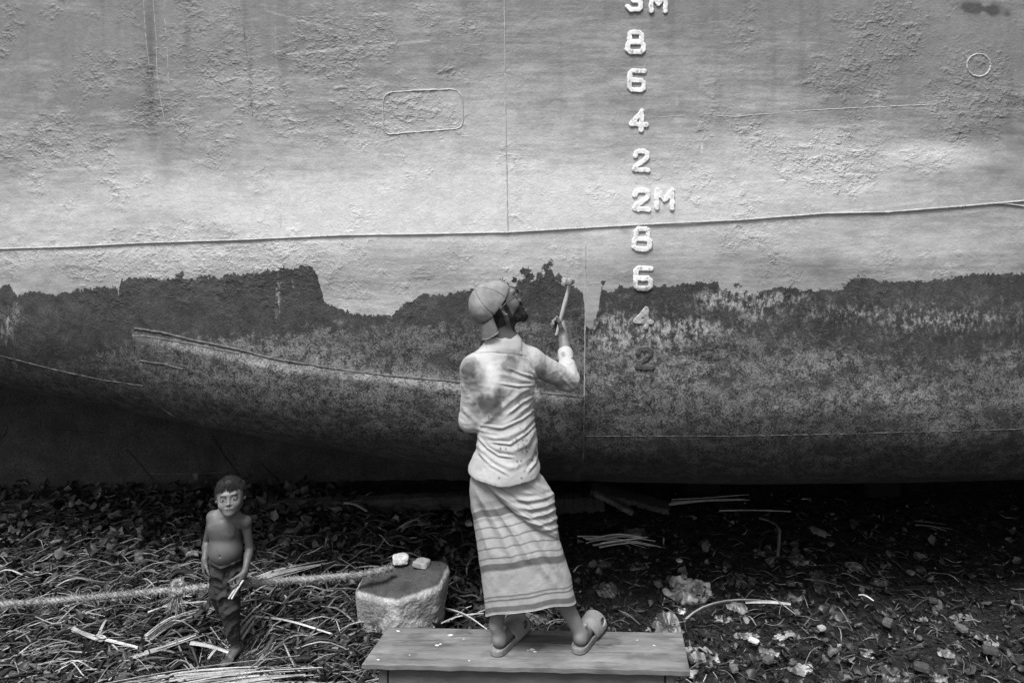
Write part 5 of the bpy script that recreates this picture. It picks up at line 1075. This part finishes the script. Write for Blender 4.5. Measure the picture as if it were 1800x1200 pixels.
for sg in (-1, 1): f.ell(chb + np.array([sg * .032, -.050, .012]), (.024, .006, .018), .035); f.cone(nbk + [sg * .008, -.032, -.022], (sA if sg < 0 else sB) + [sg * -.015, -.018, .012], .007, .007, .012)
f.ell(blb + [0, -.088, .0], (.006, .006, .006), .004, neg=True)
hand(f, wA, (-.02, -.1, -1), (.9, .2, 0), (.1, -1, 0), .64, (.5, .7, .5), (.6, .5, .3), (.3, .2), k=.006)
hand(f, wB, (-.35, -.35, -1), (-.8, .3, .3), (-.3, -1, 0), .66, (.7, 1.0, .7), (.7, .5, .5), (.3, .3), k=.006)
kF = Q(372, 800, 4.05); aF = Q(400, 1000, 4.09); hF = Q(375, 600, 4.06); hB = Q(320, 600, 4.10); kB = Q(318, 715, 4.06); aB = Q(345, 850, 4.32)
f.cone(hF, kF, .045, .034, .03); f.cone(kF, kF * .6 + aF * .4, .032, .031, .02); f.cone(kF * .6 + aF * .4, aF, .031, .0205, .02)
f.cone(hB, kB, .042, .032, .03); f.cone(kB, aB, .034, .022, .02)
foot(f, (-1.395, 4.12), (-1.44, 3.955), .002, .66, aF, r=.7); foot(f, (-1.50, 4.40), (-1.52, 4.24), -.0, .66, aB)
VB_, FB_ = f.mesh(); VB_ = smooth_v(VB_, FB_, 1)
a_, b_, c_ = local(VB_, BH, BB, BS); alb = np.full(len(VB_), .066) * (1 + .14 * fbm(VB_, 14, 4, 3))
inh = (np.abs(c_) < .15) & (np.abs(a_) < .13) & (np.abs(b_) < .14); fc = inh & (b_ > .05)
alb *= 1 + .75 * sstep(-.135, -.095, c_) * sstep(.125, .10, np.abs(a_)) * sstep(.13, .12, np.abs(b_)); alb[inh & (np.hypot(np.abs(a_) - .031, c_) < .022)] *= .75  # light falling on the face is painted into the skin tone
ex = np.abs(a_) - .031; eye = fc & ((ex / .0155) ** 2 + ((c_ + .0005) / .0075) ** 2 < 1); alb[eye] = .20
gx_ = np.where(a_ > 0, a_ - .031, a_ + .031) - .001
alb[fc & (gx_ ** 2 + (c_ - .0015) ** 2 < .0070 ** 2) & eye] = .008
lid = fc & (np.abs(c_ - (.0085 - .0010 * (ex / .006) ** 2)) < .0024) & (np.abs(ex) < .019); alb[lid] = .018
brow = fc & (np.abs(c_ - (.0225 - .10 * (np.abs(np.abs(a_) - .030)) - .06 * (.03 - np.minimum(np.abs(a_), .03)))) < .0028) & (np.abs(a_) > .010) & (np.abs(a_) < .052); alb[brow] = .016
lip = fc & (np.abs(c_ + .0545) < .0105 * (1 - (a_ / .021) ** 2)) & (np.abs(a_) < .020); alb[lip] = .075; alb[fc & (np.abs(c_ + .0545) < .0018) & (np.abs(a_) < .019)] = .015
alb[fc & (np.abs(c_ + .0345) < .003) & (np.abs(np.abs(a_) - .006) < .0035) & (b_ > .085)] = .02
alb[inh & (c_ > .045 - .05 * (b_ < .02)) & (b_ < .085)] = .016
nip = np.minimum(np.hypot(VB_[:, 0] - (chb[0] - .045), VB_[:, 2] - chb[2]), np.hypot(VB_[:, 0] - (chb[0] + .045), VB_[:, 2] - chb[2])); alb[(nip < .008) & (VB_[:, 1] < chb[1] - .03)] = .055
ft = VB_[:, 2] < .14; alb[ft] = .075 * (1 + .3 * fbm(VB_[ft], 40, 3, 3))
BOY = mk('person', (VB_, FB_), M_SKIN, org=(-1.42, 4.05, 0), attrs=dict(alb=alb), label='bare-chested small boy in dark rolled trousers standing on the stalks', cat='person')
# hair: cap volume plus strands
f = Field(BH - .15, BH + .16, .0028); f.ell(Lb(0, -.016, .030), np.array((.0815, .100, .092)) * BS, 0, BB); f.cut(Lb(0, .055, .062), nrm(BB[1] * .8 - BB[2] * .75)); f.cut(Lb(0, -.02, .004), nrm(-BB[2] * .8 + BB[1] * .6))
VV, FF = f.mesh(); NN = normals(VV, FF); VV = VV + NN * (.005 * fbm(VV, 70, 3, 3) + .003)[:, None]; HAIR = mk('hair', (VV, FF), M_HAIR, BOY)
g = np.random.default_rng(9); n = 4200; d = nrm(g.normal(0, 1, (n, 3))); d[:, 2] = np.abs(d[:, 2]) * .9 + .02 * g.normal(size=n); d = nrm(d)
loc = d * np.array([.084, .102, .091]) + [0, -.016, .030]; keep = (loc[:, 2] > .064 + .022 * noise(d, 5, 31) + .05 * np.maximum(loc[:, 1], 0)) | ((loc[:, 1] < -.02) & (loc[:, 2] > .02)); loc = loc[keep]; d = d[keep]; n = len(loc)
flow = np.stack([d[:, 0] * .5 + .25, d[:, 1] * .6 + .45, -.45 + 0 * d[:, 0]], 1) + .55 * np.stack([noise(d, 3.2, 70 + k) for k in range(3)], 1)[:n] + g.normal(0, .25, (n, 3)); flow = nrm(flow - d * np.sum(flow * d, 1, keepdims=True) * .80 + d * (.08 + .45 * np.clip(noise(d, 4, 77), 0, 1) * (d[:, 2] > .5))[:, None])
t = np.linspace(0, 1, 5)[None, :, None]; ln = g.uniform(.010, .030, n)[:, None, None]; hp = loc[:, None] + flow[:, None] * ln * t - np.array([0, 0, .010]) * t ** 2
hp = BH + BS * (hp[..., :1] * BB[0] + hp[..., 1:2] * BB[1] + hp[..., 2:] * BB[2]); wd = np.full((n, 5), .0013) * np.array([1, 1, .9, .7, .3]); VFh = blades(hp, wd, wd); mk('strands', VFh, M_HAIR, HAIR)
# trousers
f = Field((-1.66, 3.86, .02), (-1.24, 4.40, .62), .0034)
wst = Q(355, 552, 4.07); f.cone(wst, pvb + [0, 0, -.015], .074, .076, 0, ((1, 0, 0), 1.14)); f.cone(pvb + [.01, 0, -.01], kF + [0, 0, .0], .068, .046, .03); f.cone(kF, Q(392, 960, 4.06), .047, .031, .02)
f.cone(pvb + [-.03, 0, -.01], kB, .062, .050, .03); f.cone(kB, kB * .45 + aB * .55, .048, .040, .02); f.cut(Q(392, 978, 4.04), (0, 0, -1)); f.cut(Q(355, 546, 4.0), nrm([.03, -.12, 1]))
VV, FF = f.mesh(); VV = smooth_v(VV, FF, 2); NN = normals(VV, FF)
Z3 = lambda pts: [(280 + a / 3, 800 + b / 3) for a, b in pts]
fd = ridges(VV, [(Z3([(270, 560), (330, 590), (380, 570), (440, 545)]), .012, .009), (Z3([(275, 620), (330, 650), (360, 700), (350, 740)]), .012, .010), (Z3([(440, 590), (390, 620), (350, 680)]), .013, .010), (Z3([(300, 760), (340, 735), (420, 740)]), .012, .008), (Z3([(290, 690), (320, 750), (310, 800)]), .008, .008), (Z3([(430, 640), (390, 700), (380, 740)]), .009, .008), (Z3([(340, 860), (380, 820), (425, 800)]), .007, .009), (Z3([(360, 960), (380, 900), (420, 870)]), .006, .009), (Z3([(385, 560), (400, 600), (440, 600)]), .010, .007), (Z3([(270, 590), (300, 680), (330, 700)]), .008, .009)])
VV = VV + NN * (fd * 1.1 * sstep(.4, -.1, NN[:, 1]) + .006 * fbm(VV, 14, 3, 5) + .004 * fbm(VV, 30, 2, 6, True))[:, None]
mk('trousers', (VV, FF), M_TROU, BOY, attrs=dict(alb=1 + .25 * fbm(VV, 12, 3, 3)))
# folded strip in his hand
hb = Q(415, 690, 3.95); Pt = np.array([resample([hb + [.022, .01, .035], hb + [-.005, 0, 0], hb + [-.040, -.015, -.052]], 8), resample([hb + [.026, .0, .03], hb + [.006, -.008, 0], hb + [-.024, -.02, -.050]], 8)])
VV, FF = blades(Pt, np.full((2, 8), .0062), np.full((2, 8), .0055)); mk('folded_strip', (VV, FF), M_REED, attrs=dict(alb=np.full(len(VV), 1.5)), label='folded pale strip held in the left hand of the boy', cat='paper strip')
